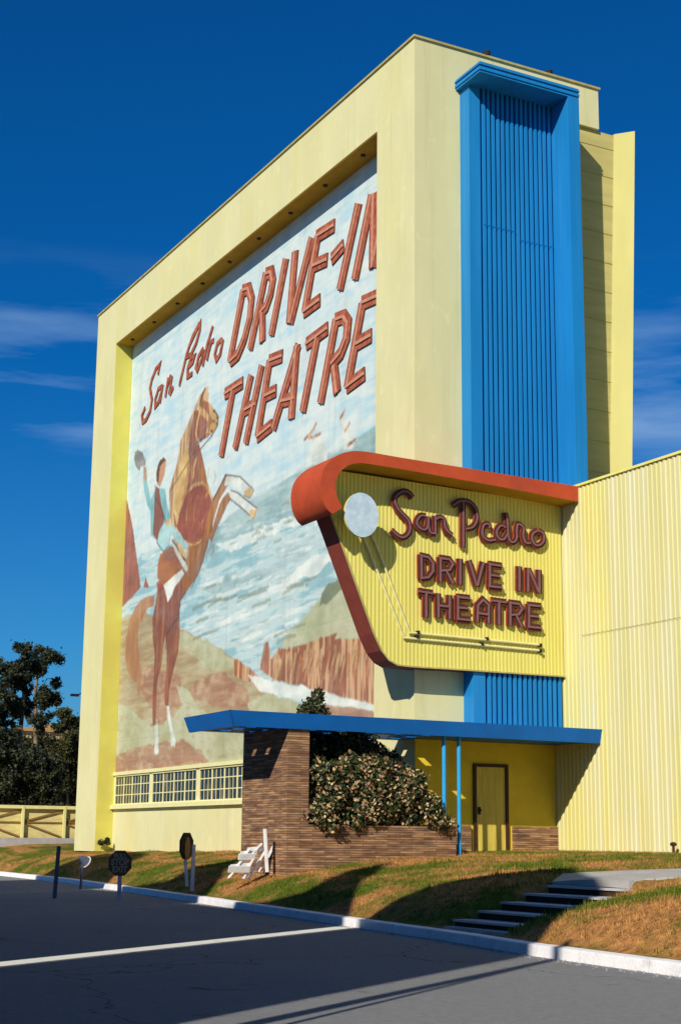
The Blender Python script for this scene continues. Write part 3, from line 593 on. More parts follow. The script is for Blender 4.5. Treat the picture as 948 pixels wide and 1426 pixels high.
line(B_([(460, 935), (600, 955), (720, 1070), (735, 1095), (700, 1165), (640, 1140)]), .06, p_dk); line(B_([(500, 1085), (580, 1115), (770, 1270), (735, 1370), (680, 1320), (510, 1180)]), .06, p_dk); line(B_([(340, 1180), (460, 935)]), .08, p_dk)
line(B_([(330, 1440), (400, 1200), (450, 1110), (510, 1085)]), .08, p_white)
patch(B_([(690, 1290), (770, 1270), (735, 1368), (700, 1350)]), p_strap); patch(B_([(640, 1100), (700, 1060), (732, 1095), (695, 1160), (650, 1140)]), p_strap)
for i in range(70):
    px, py = random.uniform(245, 300), random.uniform(640, 760); l = random.uniform(8, 22)
    if abs(px - (285 - (py - 640) * .05)) > 22: continue
    line([(px, py), (px + random.uniform(-2, 2), py + l * .5), (px - random.uniform(0, 4), py + l)], random.uniform(.05, .12), random.choice([p_gold, p_coat, p_tan, p_chest]), .45)
for i in range(26):
    t_ = random.random(); px = 272 + t_ * 8 - random.uniform(0, 20); py = 600 + random.uniform(0, 110); line([(px, py), (px - 3, py + 12), (px - 4, py + 26)], .08, random.choice([p_strap, p_tan, p_gold]), .6)
for i in range(30):
    px = random.uniform(214, 250); py = random.uniform(830, 960); line([(px, py), (px - 1, py + 14)], .07, random.choice([p_coat, p_dk, p_gold, p_sad]), .0 if not (212 < px < 226 or 232 < px < 246) else .35)
# saddle and rider
patch(A_([(205, 620), (240, 590), (275, 600), (290, 640), (270, 680), (245, 715), (215, 722), (195, 700), (196, 655)]), p_sad, .01)
patch(C_([(240, 1075), (300, 1010), (360, 965), (385, 990), (320, 1080), (270, 1190)]), p_white, .01)
line(C_([(195, 1060), (240, 1060), (330, 980), (385, 940)]), .10, p_sad); patch(C_([(190, 1060), (225, 1060), (245, 1100), (205, 1130)]), p_chest)
patch(C_([(100, 245), (122, 270), (125, 350), (150, 480), (175, 420), (215, 395), (250, 400), (262, 500), (290, 600), (300, 650), (265, 680), (225, 600), (205, 700), (190, 760), (150, 730), (150, 560), (128, 520), (105, 420), (98, 330)]), p_teal, .01)
patch(C_([(185, 380), (210, 400), (222, 500), (245, 600), (235, 700), (200, 770), (165, 720), (175, 560), (178, 440)]), p_vest, .01)
patch(C_([(100, 240), (118, 255), (125, 350), (108, 345)]), p_skin); patch(C_([(60, 130), (95, 150), (115, 210), (112, 240), (80, 245), (72, 280), (45, 250), (35, 190), (40, 150)]), p_hat, .01)
patch(C_([(200, 240), (215, 205), (240, 185), (258, 205), (252, 260), (245, 310), (225, 360), (215, 390), (195, 370), (190, 300)]), p_skin); patch(C_([(200, 240), (215, 205), (240, 185), (256, 200), (235, 225), (215, 250), (210, 300), (205, 360), (190, 350), (190, 290)]), p_dk)
patch(C_([(235, 650), (265, 630), (300, 650), (345, 700), (385, 760), (412, 790), (402, 812), (350, 790), (305, 740), (290, 720), (272, 800), (240, 840), (205, 810), (192, 770), (205, 710)]), p_pant, .01)
line(C_([(205, 710), (192, 775), (240, 840), (275, 800), (292, 715)]), .05, p_dk); line(C_([(295, 740), (330, 840), (400, 960)]), .20, p_white); line(C_([(300, 760), (350, 830), (392, 900)]), .10, p_dk); line(C_([(180, 380), (178, 460), (222, 530), (262, 650)]), .05, p_dk)
patch(C_([(255, 620), (290, 610), (295, 650), (260, 665)]), p_strap)
patch(C_([(330, 780), (400, 850), (395, 890), (350, 850)]), p_strap); patch(C_([(410, 800), (460, 790), (470, 860), (440, 980), (425, 1000), (405, 900)]), p_gold)
# weather: faded paint, rain streaks, board seams
CAN = CAN * .95 + lc((214, 220, 208)) * .05
CAN *= (1 - .07 * sstep(vnoise(.25, 6, 3, 11), .5, .8))[..., None]; CAN *= (.94 + .12 * NF)[..., None]
for yy in np.arange(MY0 + 1.22, MY1, 2.44): CAN[:, int((yy - MY0) / MC)] *= .90
for zz in np.arange(MZ0 + 1.22, MZ1, 2.44): CAN[int((zz - MZ0) / MC), :] *= .93
me = bpy.data.meshes.new('mural_painting'); nv = MH * MW; tl = tower.location
co_ = np.stack([np.full((MH, MW), XMU - tl.x), YY - tl.y, ZZ - tl.z], -1).reshape(-1, 3)
ii, jj = np.meshgrid(np.arange(MH - 1), np.arange(MW - 1), indexing='ij'); a_ = (ii * MW + jj).ravel(); fc = np.stack([a_, a_ + MW, a_ + MW + 1, a_ + 1], 1)
me.vertices.add(nv); me.vertices.foreach_set('co', co_.ravel()); me.loops.add(fc.size); me.loops.foreach_set('vertex_index', fc.ravel())
me.polygons.add(len(fc)); me.polygons.foreach_set('loop_start', np.arange(0, fc.size, 4)); me.update(calc_edges=True)
ca = me.color_attributes.new('paint', 'FLOAT_COLOR', 'POINT'); ca.data.foreach_set('color', np.concatenate([np.clip(CAN, 0, 1).reshape(-1, 3), np.ones((nv, 1))], 1).ravel().astype(np.float32))
m_mural = bpy.data.materials.new('mural_paint'); m_mural.use_nodes = True; t = m_mural.node_tree; b = t.nodes['Principled BSDF']; b.inputs['Roughness'].default_value = .85; b.inputs['Specular IOR Level'].default_value = .2
va = N(t, 'ShaderNodeVertexColor'); va.layer_name = 'paint'; t.links.new(va.outputs[0], b.inputs['Base Color'])
me.materials.append(m_mural); mural = bpy.data.objects.new('mural_painting', me); COL.objects.link(mural); mural.parent = tower
tag(mural, 'painted mural of a waving cowboy on a rearing chestnut horse by the sea')

# mural lettering: raised channel letters
XLT = XMU - .006
def letter(strokes, tr, w, name='letter', tube=True, depth=.045):
    mb = MB()
    for j, s in enumerate(strokes):
        P = [at(px, py, 0, XLT) for px, py in tr(s)]
        P = [Vector((XLT + j * .002, p.y, p.z)) for p in P]
        mb.ribbon(P, w, (0, 1, 0), (0, 0, 1), (-1, 0, 0), depth, 0, 1)
        if tube: mb.ribbon([p + Vector((-depth - .004 - .002 * j, 0, 0)) for p in P], w * .22, (0, 1, 0), (0, 0, 1), (-1, 0, 0), .03, 2, 2)
    return mb.build(name, [m_mletter, m_mside, m_mtube], tower)
F_ = Z_(310, 250, 4.309); H_ = Z_(295, 400, 4.034); J_ = Z_(180, 430, 6.32)
for s in ([[(128, 665), (48, 1095)], [(122, 668), (160, 655), (178, 720), (168, 830), (135, 960), (98, 1050), (52, 1092)]],
          [[(265, 560), (170, 1020)], [(262, 568), (295, 555), (305, 610), (292, 690), (268, 760), (235, 800)], [(242, 800), (243, 975)]],
          [[(385, 475), (297, 935)]], [[(440, 430), (405, 860)], [(540, 350), (412, 862)]],
          [[(575, 340), (497, 795)], [(565, 345), (675, 275)], [(545, 520), (632, 480)], [(490, 795), (588, 722)]],
          [[(658, 480), (730, 395)]], [[(820, 145), (708, 662)]], [[(900, 90), (798, 600)], [(912, 85), (905, 530)], [(1010, 10), (905, 525)]]): letter(s, F_, .42)
for s in ([[(125, 570), (57, 950)], [(78, 600), (178, 535)]], [[(225, 495), (135, 908)], [(285, 440), (195, 878)], [(190, 690), (250, 655)]],
          [[(330, 410), (262, 840)], [(325, 415), (400, 385)], [(305, 610), (365, 580)], [(258, 842), (340, 775)]],
          [[(490, 325), (350, 795)], [(482, 325), (450, 740)], [(395, 640), (468, 622)]], [[(597, 275), (515, 700)], [(535, 320), (655, 230)]],
          [[(702, 180), (615, 652)], [(695, 185), (745, 165), (768, 200), (760, 290), (730, 370), (680, 430)], [(690, 440), (708, 595)]],
          [[(850, 90), (765, 565)], [(845, 90), (935, 50)], [(815, 320), (900, 270)], [(760, 562), (862, 485)]]): letter(s, H_, .42)
for s in ([[(258, 580), (278, 480), (240, 530), (205, 620), (188, 700), (205, 800), (190, 900), (155, 975), (125, 1000), (118, 940), (145, 870)]],
          [[(296, 680), (262, 705), (234, 800), (234, 862), (262, 825), (290, 730)], [(300, 670), (274, 830)]], [[(350, 605), (322, 778)], [(338, 690), (366, 600), (378, 612), (358, 735), (368, 745), (392, 690)]],
          [[(545, 300), (630, 120), (625, 190), (595, 300), (550, 400), (500, 430)], [(620, 130), (560, 250), (510, 400), (445, 680)]],
          [[(520, 520), (565, 470), (583, 410), (548, 435), (520, 530), (518, 600), (560, 570)]], [[(655, 350), (615, 420), (592, 520), (605, 545), (640, 450), (665, 360)], [(740, 155), (690, 320), (650, 505)]],
          [[(722, 290), (688, 455)], [(708, 365), (728, 290), (748, 278)]], [[(812, 272), (780, 310), (758, 400), (772, 455), (805, 400), (826, 290), (812, 272)]]): letter(s, J_, .17, tube=False, depth=.03)

# ------------------------------------------------ blue pylon
YF, YP = 31.32, 30.58; zt = 20.98; zb = 1.16
mb = MB(); mb.box((20.16, YF + .0, 3.9), (20.50, Y0 + .05, zt)).box((20.50, YF + .13, 3.9), (22.84, Y0 + .05, zt)).box((22.83, YP, 10.27), (23.19, Y0 + .12, zt)); 
mb.box((20.03, YP, zt), (23.19, Y0 + .05, zt + .30)); mb.box((20.0, YP - .03, zt + .06), (23.195, Y0 + .05, zt + .13)).box((19.995, YP - .035, zt + .20), (23.2, Y0 + .05, zt + .24))
py = mb.build('blue_pylon', m_blue, tower)
mb = MB(); nf = 15; pitch = (22.81 - 20.56) / nf
for i in range(nf):
    x = 20.56 + pitch * (i + .15) + random.uniform(-.006, .006); mb.box((x, YF - .005, 3.9), (x + pitch * .52, YF + .1298, zt - .002))
mb.build('flute', m_blue, py)
for z, a, b in ((17.1, 20.58, 21.6), (16.9, 21.7, 22.8), (8.2, 20.6, 22.8)): MB().box((a, YF - .012, z), (b, YF - .006, z + .02)).build('panel_joint', m_blued, py)
for px, h in ((677, .16), (763, .12)):
    x = at(px, 80, 1, Y0 + .6).x; mb = MB(); mb.tube([(x, Y0 + .6, ZT), (x, Y0 + .6, ZT + .35 + h)], .06, 8).tube([(x, Y0 + .6, ZT + .30 + h), (x, Y0 + .6, ZT + .42 + h)], .11, 8); mb.build('roof_vent', m_dark, tower)
mb = MB(); mb.box((X0 + .01, Y0 - .012, ZB), (22.84, Y0 - .001, 3.80)); mb.build('entry_wall', m_entry, tower)
# door with its frame
mb = MB(); x0, x1, z0, z1 = 20.40, 21.40, 1.15, 3.24; y = Y0
mb.box((x0, y - .07, z0), (x0 + .075, y + .02, z1)).box((x1 - .075, y - .07, z0), (x1, y + .02, z1)).box((x0 + .075, y - .07, z1 - .075), (x1 - .075, y + .02, z1))
fr = mb.build('door_frame', m_frameb, tower)
mb = MB(); mb.box((x0 + .08, y - .03, z0), (x1 - .08, y + .01, z1 - .08)); dr = mb.build('door', m_door, tower)
mb = MB(); mb.tube([(x0 + .16, y - .10, 2.12), (x0 + .16, y - .03, 2.12)], .035, 10).box((x0 + .12, y - .045, 2.02), (x0 + .20, y - .028, 2.2)); mb.build('handle', m_dark, dr)
for a, b in ((21.52, 22.84), (19.0, 20.28)): MB().box((a, Y0 - .10, ZB), (b, Y0 + .01, 1.75)).build('brick_plinth', m_brick, tower)

# ------------------------------------------------ corrugated wing building
XW = 22.858
wing = thing('corrugated_building', (XW, 20, 1.15), 'pale yellow corrugated metal wing wall running out of the right side beside the sign', 'building')
def corrug(mb, a, b, z0, z1, ax_fixed, val, per, amp, nrm, mi=0, zf=None):
    nper = max(1, int(abs(b - a) / per)); prof = [(0, 0), (.30, 0), (.42, 1), (.82, 1), (.94, 0)]
    pts = [((a + (i + p[0]) * (b - a) / nper), p[1]) for i in range(nper) for p in prof] + [(b, 0)]
    o = len(mb.v)
    for t, h in pts:
        v = val + nrm * amp * h; z0_, z1_ = (zf(t) if zf else (z0, z1))
        for z in (z0_, z1_): mb.v.append((v, t, z) if ax_fixed == 0 else (t, v, z))
    for i in range(len(pts) - 1): mb.f.append((o + 2 * i, o + 2 * i + 1, o + 2 * i + 3, o + 2 * i + 2)); mb.m.append(mi)
mb = MB(); corrug(mb, 31.77, 6, 1.0, 10.20, 0, XW, .165, .022, -1); mb.build('corrugated_wall', m_corr, wing)
mb = MB(); mb.box((XW + .02, 6, 1.0), (XW + 12, 30.4, 10.20)).box((XW + .02, 30.4, 1.0), (XW + .3, 31.2, 10.2)); mb.build('building_core', m_clap, wing)
mb = MB(); mb.box((XW - .06, 6, 10.20), (XW + .14, 31.2, 10.26)); mb.build('eave_flashing', m_yel, wing)
mb = MB(); mb.box((XW - .034, 8, 6.40), (XW - .031, 30.5, 6.412)); mb.build('sheet_joint', mat('joint_paint', rgb(206, 198, 140), .6, .2, 8), wing)

# ------------------------------------------------ marquee sign
YS = 31.25; YSB = 31.98
sign = thing('marquee_sign', (XW, YS, 5.7), 'yellow marquee sign with a rust red hood and the raised brown words of the drive-in', 'sign')
pan = [(783, 942), (640, 932.5), (575, 928.5), (553, 926), (541, 919), (531, 906), (520, 882), (467, 735), (458, 712), (452, 690), (455, 668), (470, 655), (783, 703)]
P = [at(x, y, 1, YS) for x, y in pan]; P[0].x = P[-1].x = XW - .035
mb = MB(); mb.prism([(p.x, YS + .03, p.z) for p in P], (0, YSB - YS - .03, 0), 0, 0); mb.build('panel_box', m_redb, sign)
# corrugated face clipped to the outline
def zr(x):
    zs = []
    for i in range(len(P)):
        a, b = P[i], P[(i + 1) % len(P)]
        if (a.x - x) * (b.x - x) <= 0 and abs(a.x - b.x) > 1e-6: zs.append(a.z + (b.z - a.z) * (x - a.x) / (b.x - a.x))
    return (min(zs), max(zs)) if len(zs) > 1 else (P[0].z, P[0].z)
xl = min(p.x for p in P) + .02
mb = MB(); corrug(mb, xl, XW - .035, 0, 0, 1, YS + .025, .105, .010, -1, zf=zr); mb.build('corrugated_face', m_yelp, sign)
# thin trim
mb = MB(); q = [Vector((p.x, YS + .005, p.z)) for p in P[:10]]; mb.ribbon(q, .035, (1, 0, 0), (0, 0, 1), (0, -1, 0), .02, 0, step=0); mb.build('edge_trim', m_coping, sign)
# hood
YH = 30.53
outer = [(802, 677), (700, 660), (600, 644), (548, 635.5), (520, 630.5), (500, 628), (488, 628.5), (474, 632), (462, 640), (453, 650), (448, 662), (446.5, 678), (449, 695), (455, 708), (462.5, 716)]
inner = [(802, 698), (700, 678.5), (600, 660.5), (548, 651.5), (520, 647), (506, 645), (496, 645), (486, 647.5), (478, 653), (471, 661), (467.5, 671), (467, 680), (469.5, 691), (473, 700), (477, 707)]
outer = smooth(outer); inner = smooth(inner)
O = [at(x, y, 1, YH) for x, y in outer]; I = [at(x, y, 1, YH) for x, y in inner]; O[0].x = I[0].x = XW - .032
mb = MB(); n = len(O); YHB = 32.1
V = [(p.x, YH, p.z) for p in O] + [(p.x, YH, p.z) for p in I] + [(p.x, YHB, p.z) for p in O] + [(p.x, YHB, p.z) for p in I]
for i in range(n - 1):
    mb.f += [(i, i + 1, n + i + 1, n + i), (2 * n + i, 3 * n + i, 3 * n + i + 1, 2 * n + i + 1), (i, 2 * n + i, 2 * n + i + 1, i + 1), (n + i, n + i + 1, 3 * n + i + 1, 3 * n + i)]; mb.m += [0, 0, 0, 1]
mb.f += [(n - 1, 3 * n - 1, 4 * n - 1, 2 * n - 1), (0, n, 3 * n, 2 * n)]; mb.m += [0, 0]; mb.v = V
hood = mb.build('hood', [m_red, m_soffit], sign); tag(hood, 'rust red hood curling round the left end of the sign')
# bracket piece under the panel
# disc
cx, cy = 503.5, 717; YD = 30.62; ring = [at(cx + 23.5 * math.cos(t) + 2 * math.sin(t), cy + 31 * math.sin(t), 1, YD) for t in np.linspace(0, 2 * math.pi, 40)[:-1]]
mb = MB(); mb.prism([(p.x, YD, p.z) for p in ring], (0, .07, 0), 0, 1); ds = mb.build('painted_disc', [m_disc, m_yelp], sign)
c0 = at(cx, cy, 1, YD); mb = MB(); mb.tube([(c0.x, YD + .07, c0.z), (c0.x, YS + .02, c0.z)], .12, 12); mb.build('disc_bracket', m_yelp, ds)
# sign lettering
def sletter(strokes, tr, w, depth=.06):
    mb = MB(); m2 = MB(); y0 = YS - .02
    for j, s in enumerate(strokes):
        Q = [at(px, py, 1, y0 - .08) for px, py in tr(s)]; Q = [Vector((p.x, y0 - .002 * j, p.z)) for p in Q]
        mb.ribbon(Q, w, (1, 0, 0), (0, 0, 1), (0, -1, 0), depth, 0, 1)
        m2.ribbon([p + Vector((0, -depth - .003 - .002 * j, 0)) for p in Q], w * .26, (1, 0, 0), (0, 0, 1), (0, -1, 0), .03, 0)
    o = mb.build('letter', [m_letter, m_lside], sign); m2.build('neon_tube', m_tubeg, o)
R1 = Z_(530, 670, 5.925); R2 = Z_(630, 690, 5.925); R3 = Z_(570, 750, 4.74)
for tr, st in ((R1, [[(265, 135), (230, 95), (185, 85), (130, 115), (115, 165), (135, 220), (178, 275), (225, 325), (240, 385), (225, 435), (185, 465), (140, 455), (85, 405)]]),
               (R1, [[(375, 290), (330, 285), (297, 335), (312, 378), (355, 402), (385, 375), (392, 300)], [(392, 290), (395, 380), (410, 425), (455, 432)]]),
               (R1, [[(450, 285), (452, 430)], [(445, 320), (485, 298), (522, 320), (528, 375), (548, 415), (590, 450)]]),
               (R1, [[(680, 170), (680, 545)], [(600, 200), (645, 168), (710, 168), (765, 205), (790, 270), (788, 330), (755, 380), (700, 395)]]),
               (R2, [[(305, 270), (298, 238), (260, 240), (243, 290), (252, 345), (295, 372), (350, 365)]]),
               (R2, [[(435, 265), (395, 248), (362, 300), (378, 355), (420, 362), (448, 320)], [(438, 140), (452, 230), (458, 340), (480, 385), (515, 375), (530, 330)]]),
               (R2, [[(528, 340), (535, 240), (583, 268), (580, 330), (600, 390), (640, 392)]]),
               (R2, [[(705, 290), (665, 310), (652, 355), (675, 405), (715, 410), (748, 375), (745, 320), (705, 290)]])): sletter([smooth(s) for s in st], tr, .16)
for st in ([[(78, 105), (80, 265)], [(72, 112), (125, 125), (155, 165), (155, 215), (125, 255), (75, 262)]], [[(205, 122), (205, 285)], [(198, 128), (262, 138), (285, 170), (265, 208), (205, 212)], [(240, 212), (285, 295)]],
           [[(335, 132), (335, 305)]], [[(392, 142), (443, 312)], [(488, 155), (447, 312)]], [[(530, 160), (530, 322)], [(522, 168), (612, 182)], [(530, 240), (598, 250)], [(522, 315), (612, 325)]],
           [[(725, 182), (725, 345)]], [[(782, 192), (782, 352)], [(785, 200), (850, 352)], [(855, 205), (855, 362)]],
           [[(60, 347), (158, 362)], [(110, 355), (110, 518)]], [[(190, 360), (192, 522)], [(265, 372), (265, 530)], [(190, 442), (262, 450)]], [[(320, 375), (320, 540)], [(312, 385), (402, 395)], [(320, 455), (390, 462)], [(312, 530), (405, 540)]],
           [[(448, 550), (452, 440), (485, 405), (522, 440), (522, 560)], [(450, 492), (520, 502)]], [[(540, 408), (640, 422)], [(590, 418), (590, 568)]], [[(665, 415), (665, 575)], [(658, 424), (722, 432), (742, 465), (720, 500), (665, 505)], [(700, 505), (738, 580)]],
           [[(788, 432), (788, 590)], [(780, 438), (872, 448)], [(788, 510), (855, 518)], [(780, 582), (872, 592)]]): sletter(st, R3, .185)
# neon border tubes
for pts in ([(507, 748), (515, 768), (563, 888), (752, 906)], [(518, 745), (525, 760), (571, 881), (752, 898)]):
    Q = [at(x, y, 1, YS - .06) for x, y in pts]; mb = MB(); mb.tube([(p.x, YS - .03, p.z) for p in Q], .03, 8); mb.build('border_tube', m_wframe, sign)
for x, y in ((581, 886), (582, 880), (678, 889), (671, 896), (752, 898), (752, 906)):
    p = at(x, y, 1, YS - .06); mb = MB(); mb.box((p.x - .025, YS - .10, p.z - .05), (p.x + .025, YS + .02, p.z + .03)); mb.build('tube_bracket', m_dark, sign)

# ------------------------------------------------ entrance canopy
can = thing('entrance_canopy', (13.08, 29.8, 3.6), 'flat blue canopy over the entrance door and brick planter', 'canopy')
CX0, CX1, CY0, CY1, CZ0, CZ1 = 13.08, 22.84, 29.80, 32.4, 3.72, 4.05; dx = .14
mb = MB()
mb.prism([(CX0, CY0, CZ1), (CX1, CY0, CZ1), (CX1, CY0 + .09, CZ0), (CX0 + dx, CY0 + .09, CZ0)], (0, .05, 0))
mb.add([(CX0, CY0, CZ1), (CX0 + dx, CY0 + .09, CZ0), (CX0 + dx, CY1, CZ0), (CX0, CY1, CZ1), (CX0 + .06, CY0 + .05, CZ1), (CX0 + dx + .06, CY0 + .14, CZ0), (CX0 + dx + .06, CY1, CZ0), (CX0 + .06, CY1, CZ1)],
       [(0, 3, 2, 1), (4, 5, 6, 7), (0, 1, 5, 4), (1, 2, 6, 5), (2, 3, 7, 6), (3, 0, 4, 7)])
mb.build('fascia', m_blued, can)
mb = MB(); z0, z1 = 3.76, 3.94; xs0 = 18.74
mb.box((xs0, CY0 + .08, z0), (CX1, Y0 - .001, z1))
yb_ = [(CY0 + .08, 30.28), (30.62, 31.0), (31.34, 31.72), (32.06, CY1)]
for a, b in yb_: mb.box((CX0 + .2, a, z0), (xs0 if b < Y0 else xs0 - .02, min(b, CY1), z1))
for (a, b) in ((30.28, 30.62), (31.0, 31.34), (31.72, 32.06)):
    x = CX0 + .2
    while x < xs0: mb.box((x, a, z0 + .002), (min(x + .34, xs0 - .02), b, z1 - .002)); x += .74
mb.build('roof_slab', m_blued, can)
for x, y, z in ((18.57, 30.12, 1.5), (18.97, 30.12, .9)):
    mb = MB(); mb.tube([(x, y, z), (x, y, z0)], .046, 12); mb.build('post', m_postblue, can)

# ------------------------------------------------ brick column and planter
pl = thing('brick_planter', (14.53, 29.95, .6), 'long low brick planter with a tall brick column at its left end', 'planter')
mb = MB(); mb.box((14.53, 29.95, .0), (15.04, 32.3, 3.755)); mb.build('column', m_brick, pl)
mb = MB(); mb.box((15.04, 29.952, .2), (18.78, 30.2, 1.70)).box((18.5, 30.2, .2), (18.78, 31.76, 1.70)).box((15.04, 32.05, .2), (18.5, 32.28, 1.70)); mb.build('planter_wall', m_brick, pl)
mb = MB(); mb.box((15.04, 30.2, .5), (18.5, 32.05, 1.58)); mb.build('soil', m_soil, pl)

# ------------------------------------------------ foliage
def foliage(name, clumps, per, size, mats, tip=.0, parent=None, shell=.75, flat=.6, gauss=False):
    vs = []; fs = []; ms = []; o = 0
    for c, r in clumps:
        r = Vector(r) if hasattr(r, '__len__') else Vector((r, r, r)); k = int(per * (r.x * r.y + r.y * r.z + r.x * r.z) / 3)
        d = rng.normal(size=(k, 3)); d /= np.linalg.norm(d, axis=1)[:, None]; rad = shell + (1 - shell) * rng.random(k); rad *= rng.uniform(.35, 1.08, k) ** .5
        P = np.array(c) + d * rad[:, None] * np.array(r)
        if gauss: P = np.array(c) + rng.normal(0, .55, (k, 3)) * np.array(r)
        a = rng.normal(size=(k, 3)); a /= np.linalg.norm(a, axis=1)[:, None]; b = np.cross(a, d + rng.normal(0, .6, (k, 3))); b /= np.linalg.norm(b, axis=1)[:, None]
        s = size * rng.uniform(.6, 1.3, k)[:, None]; q = [P - a * s, P + b * s * flat, P + a * s, P - b * s * flat]
        vs.append(np.stack(q, 1).reshape(-1, 3)); ids = np.arange(k) * 4 + o; fs.append(np.stack([ids, ids + 1, ids + 2, ids + 3], 1)); ms.append(((rng.random(k) < tip) & (rad > .7)).astype(int)); o += 4 * k
    mb = MB(); mb.v = np.concatenate(vs).tolist(); mb.f = np.concatenate(fs).tolist(); mb.m = np.concatenate(ms).tolist()
    return mb.build(name, mats, parent)
def hedge_clumps(x0, x1, y0, y1, z0, ztop, n, r):
    C = []
    for i in range(n):
        x = random.uniform(x0, x1); y = random.uniform(y0, y1); zt_ = ztop(x); C.append(((x, y, random.uniform(z0, max(z0 + .05, zt_ - r * .7))), r * random.uniform(.7, 1.15)))
    return C
hd = thing('flowering_hedge', (16.8, 30.5, 1.6), 'rounded pink tipped flowering hedge spilling over the brick planter front', 'shrub')
zt1 = lambda x: float(np.interp(x, [14.8, 15.2, 16, 17, 17.8, 18.5], [2.6, 3.2, 3.3, 3.35, 3.05, 2.1]))
foliage('foliage', hedge_clumps(15.1, 18.35, 29.95, 30.7, 1.75, zt1, 90, .36) + [((15.55, 29.85, 1.72), .25), ((15.3, 29.9, 1.9), .3), ((18.5, 30.0, 1.75), .25), ((18.2, 29.9, 1.9), .3)], 3400, .05, [m_leafb, m_tip], .46, hd)
for x in (15.4, 16.2, 17.0, 17.8): MB().tube([(x, 30.6, 1.5), (x + .05, 30.5, 2.1), (x + .1, 30.4, 2.6)], [.04, .03, .015], 6).build('stem', m_bark, hd)
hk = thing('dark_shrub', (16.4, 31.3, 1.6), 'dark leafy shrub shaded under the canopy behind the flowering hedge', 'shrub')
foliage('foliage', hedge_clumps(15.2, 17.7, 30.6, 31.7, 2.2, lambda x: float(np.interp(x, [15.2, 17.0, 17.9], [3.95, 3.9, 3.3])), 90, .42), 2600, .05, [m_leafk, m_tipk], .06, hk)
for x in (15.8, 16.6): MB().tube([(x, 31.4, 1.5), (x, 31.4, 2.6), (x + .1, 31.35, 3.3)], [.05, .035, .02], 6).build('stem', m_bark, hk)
c = at(436, 985, 1, 33.2); sp = thing('small_tree', (c.x, 33.2, 1.15), 'top of a small green tree rising behind the blue canopy in front of the mural', 'tree')
foliage('crown', [((c.x, 33.2, c.z), (.32, .3, .3)), ((c.x + .1, 33.15, c.z + .28), .2), ((c.x - .25, 33.2, c.z - .1), .2), ((c.x + .2, 33.2, c.z - .2), .28), ((c.x - .1, 33.2, c.z - .5), .4)], 5000, .05, [m_leafo, m_tip], .05, sp)
mb = MB(); mb.tube([(c.x, 33.2, 1.0), (c.x + .03, 33.2, 2.6), (c.x, 33.2, c.z + .2)], [.05, .04, .012], 6); mb.build('trunk', m_bark, sp)
c = at(150, 1170, 0, 18.9); ss_ = thing('small_shrub', (18.6, 55.0, 1.15), 'little dark shrub at the foot of the tower by the left end of the windows', 'shrub')
foliage('foliage', [((18.95, 54.5, 1.22), (.2, .2, .12)), ((19.1, 54.3, 1.25), (.14, .14, .15))], 9000, .04, [m_leafk, m_tip], .08, ss_)

# trees behind the fence
def tree(name, label, Y, base, trunk, cl, per, size, mt, group):
    b = at(base[0], base[1], 1, Y); t = thing(name, (b.x, Y, .3), label, 'tree', group); k = abs((at(1, 1000, 1, Y) - at(0, 1000, 1, Y)).x)
    C = []
    for px, py, r in cl:
        c = at(px, py, 1, Y + random.uniform(-.8, .8)); rr = r * k * .92
        for j in range(11 if 'bushy' in name else 9): C.append(((c.x + random.gauss(0, .48) * rr, c.y + random.gauss(0, .6) * rr, c.z + random.gauss(0, .42) * rr), (rr * random.uniform(.25, .52),) * 3))
    foliage('crown', C, per, size, [mt, m_tipk], .0, t, shell=.4, gauss=True)
    mb = MB()
    for path, r in trunk:
        Q = [at(px, py, 1, Y) for px, py in path]; Q[0].z = min(Q[0].z, .4) if r > .1 else Q[0].z
        mb.tube(Q, [r * .6 * (1 - .6 * i / (len(Q) - 1)) for i in range(len(Q))], 8)
    mb.build('trunk', m_bark, t)
GT = 'trees beyond the fence'
tree('eucalyptus_tree', 'tall eucalyptus with pale trunk, highest crown beyond the fence at far left', 84, (22, 1160), [([(22, 1170), (24, 1060), (32, 990), (36, 930)], .32), ([(28, 1000), (12, 960)], .1), ([(30, 985), (46, 950)], .09)],
     [(35, 905, 13), (25, 930, 18), (46, 928, 14), (14, 948, 14), (36, 950, 13), (20, 978, 20), (40, 990, 18), (5, 1000, 15), (8, 965, 10)], 3600, .085, m_leafd, GT)
tree('eucalyptus_tree', 'eucalyptus with dark slim trunk and a detached round leaf clump, nearer the tower', 88, (50, 1160), [([(50, 1170), (50, 1050), (50, 960), (56, 920)], .26), ([(50, 975), (66, 945), (78, 945)], .07), ([(50, 1000), (66, 975)], .08)],
     [(56, 905, 10), (70, 916, 15), (58, 934, 11), (78, 950, 9), (62, 976, 16), (74, 972, 12), (56, 1002, 16)], 3600, .085, m_leafd, GT)
tree('eucalyptus_tree', 'eucalyptus cut by the left edge of the photograph', 82, (-12, 1160), [([(-12, 1170), (-10, 1050), (-4, 960)], .3), ([(8, 1170), (16, 1100), (20, 1080)], .15)],
     [(-8, 930, 16), (-4, 960, 16), (-10, 990, 18), (-16, 1015, 20), (2, 1025, 16)], 3600, .085, m_leafd, GT)
tree('bushy_tree', 'dense dark bushy tree low behind the fence beside the tower edge', 92, (95, 1160), [([(95, 1170), (95, 1080), (92, 1020)], .2)],
     [(92, 995, 12), (104, 1005, 12), (82, 1010, 12), (100, 1030, 18), (78, 1045, 18), (104, 1060, 22), (84, 1080, 22), (104, 1100, 20), (70, 1075, 16)], 3600, .085, m_leafo, GT)
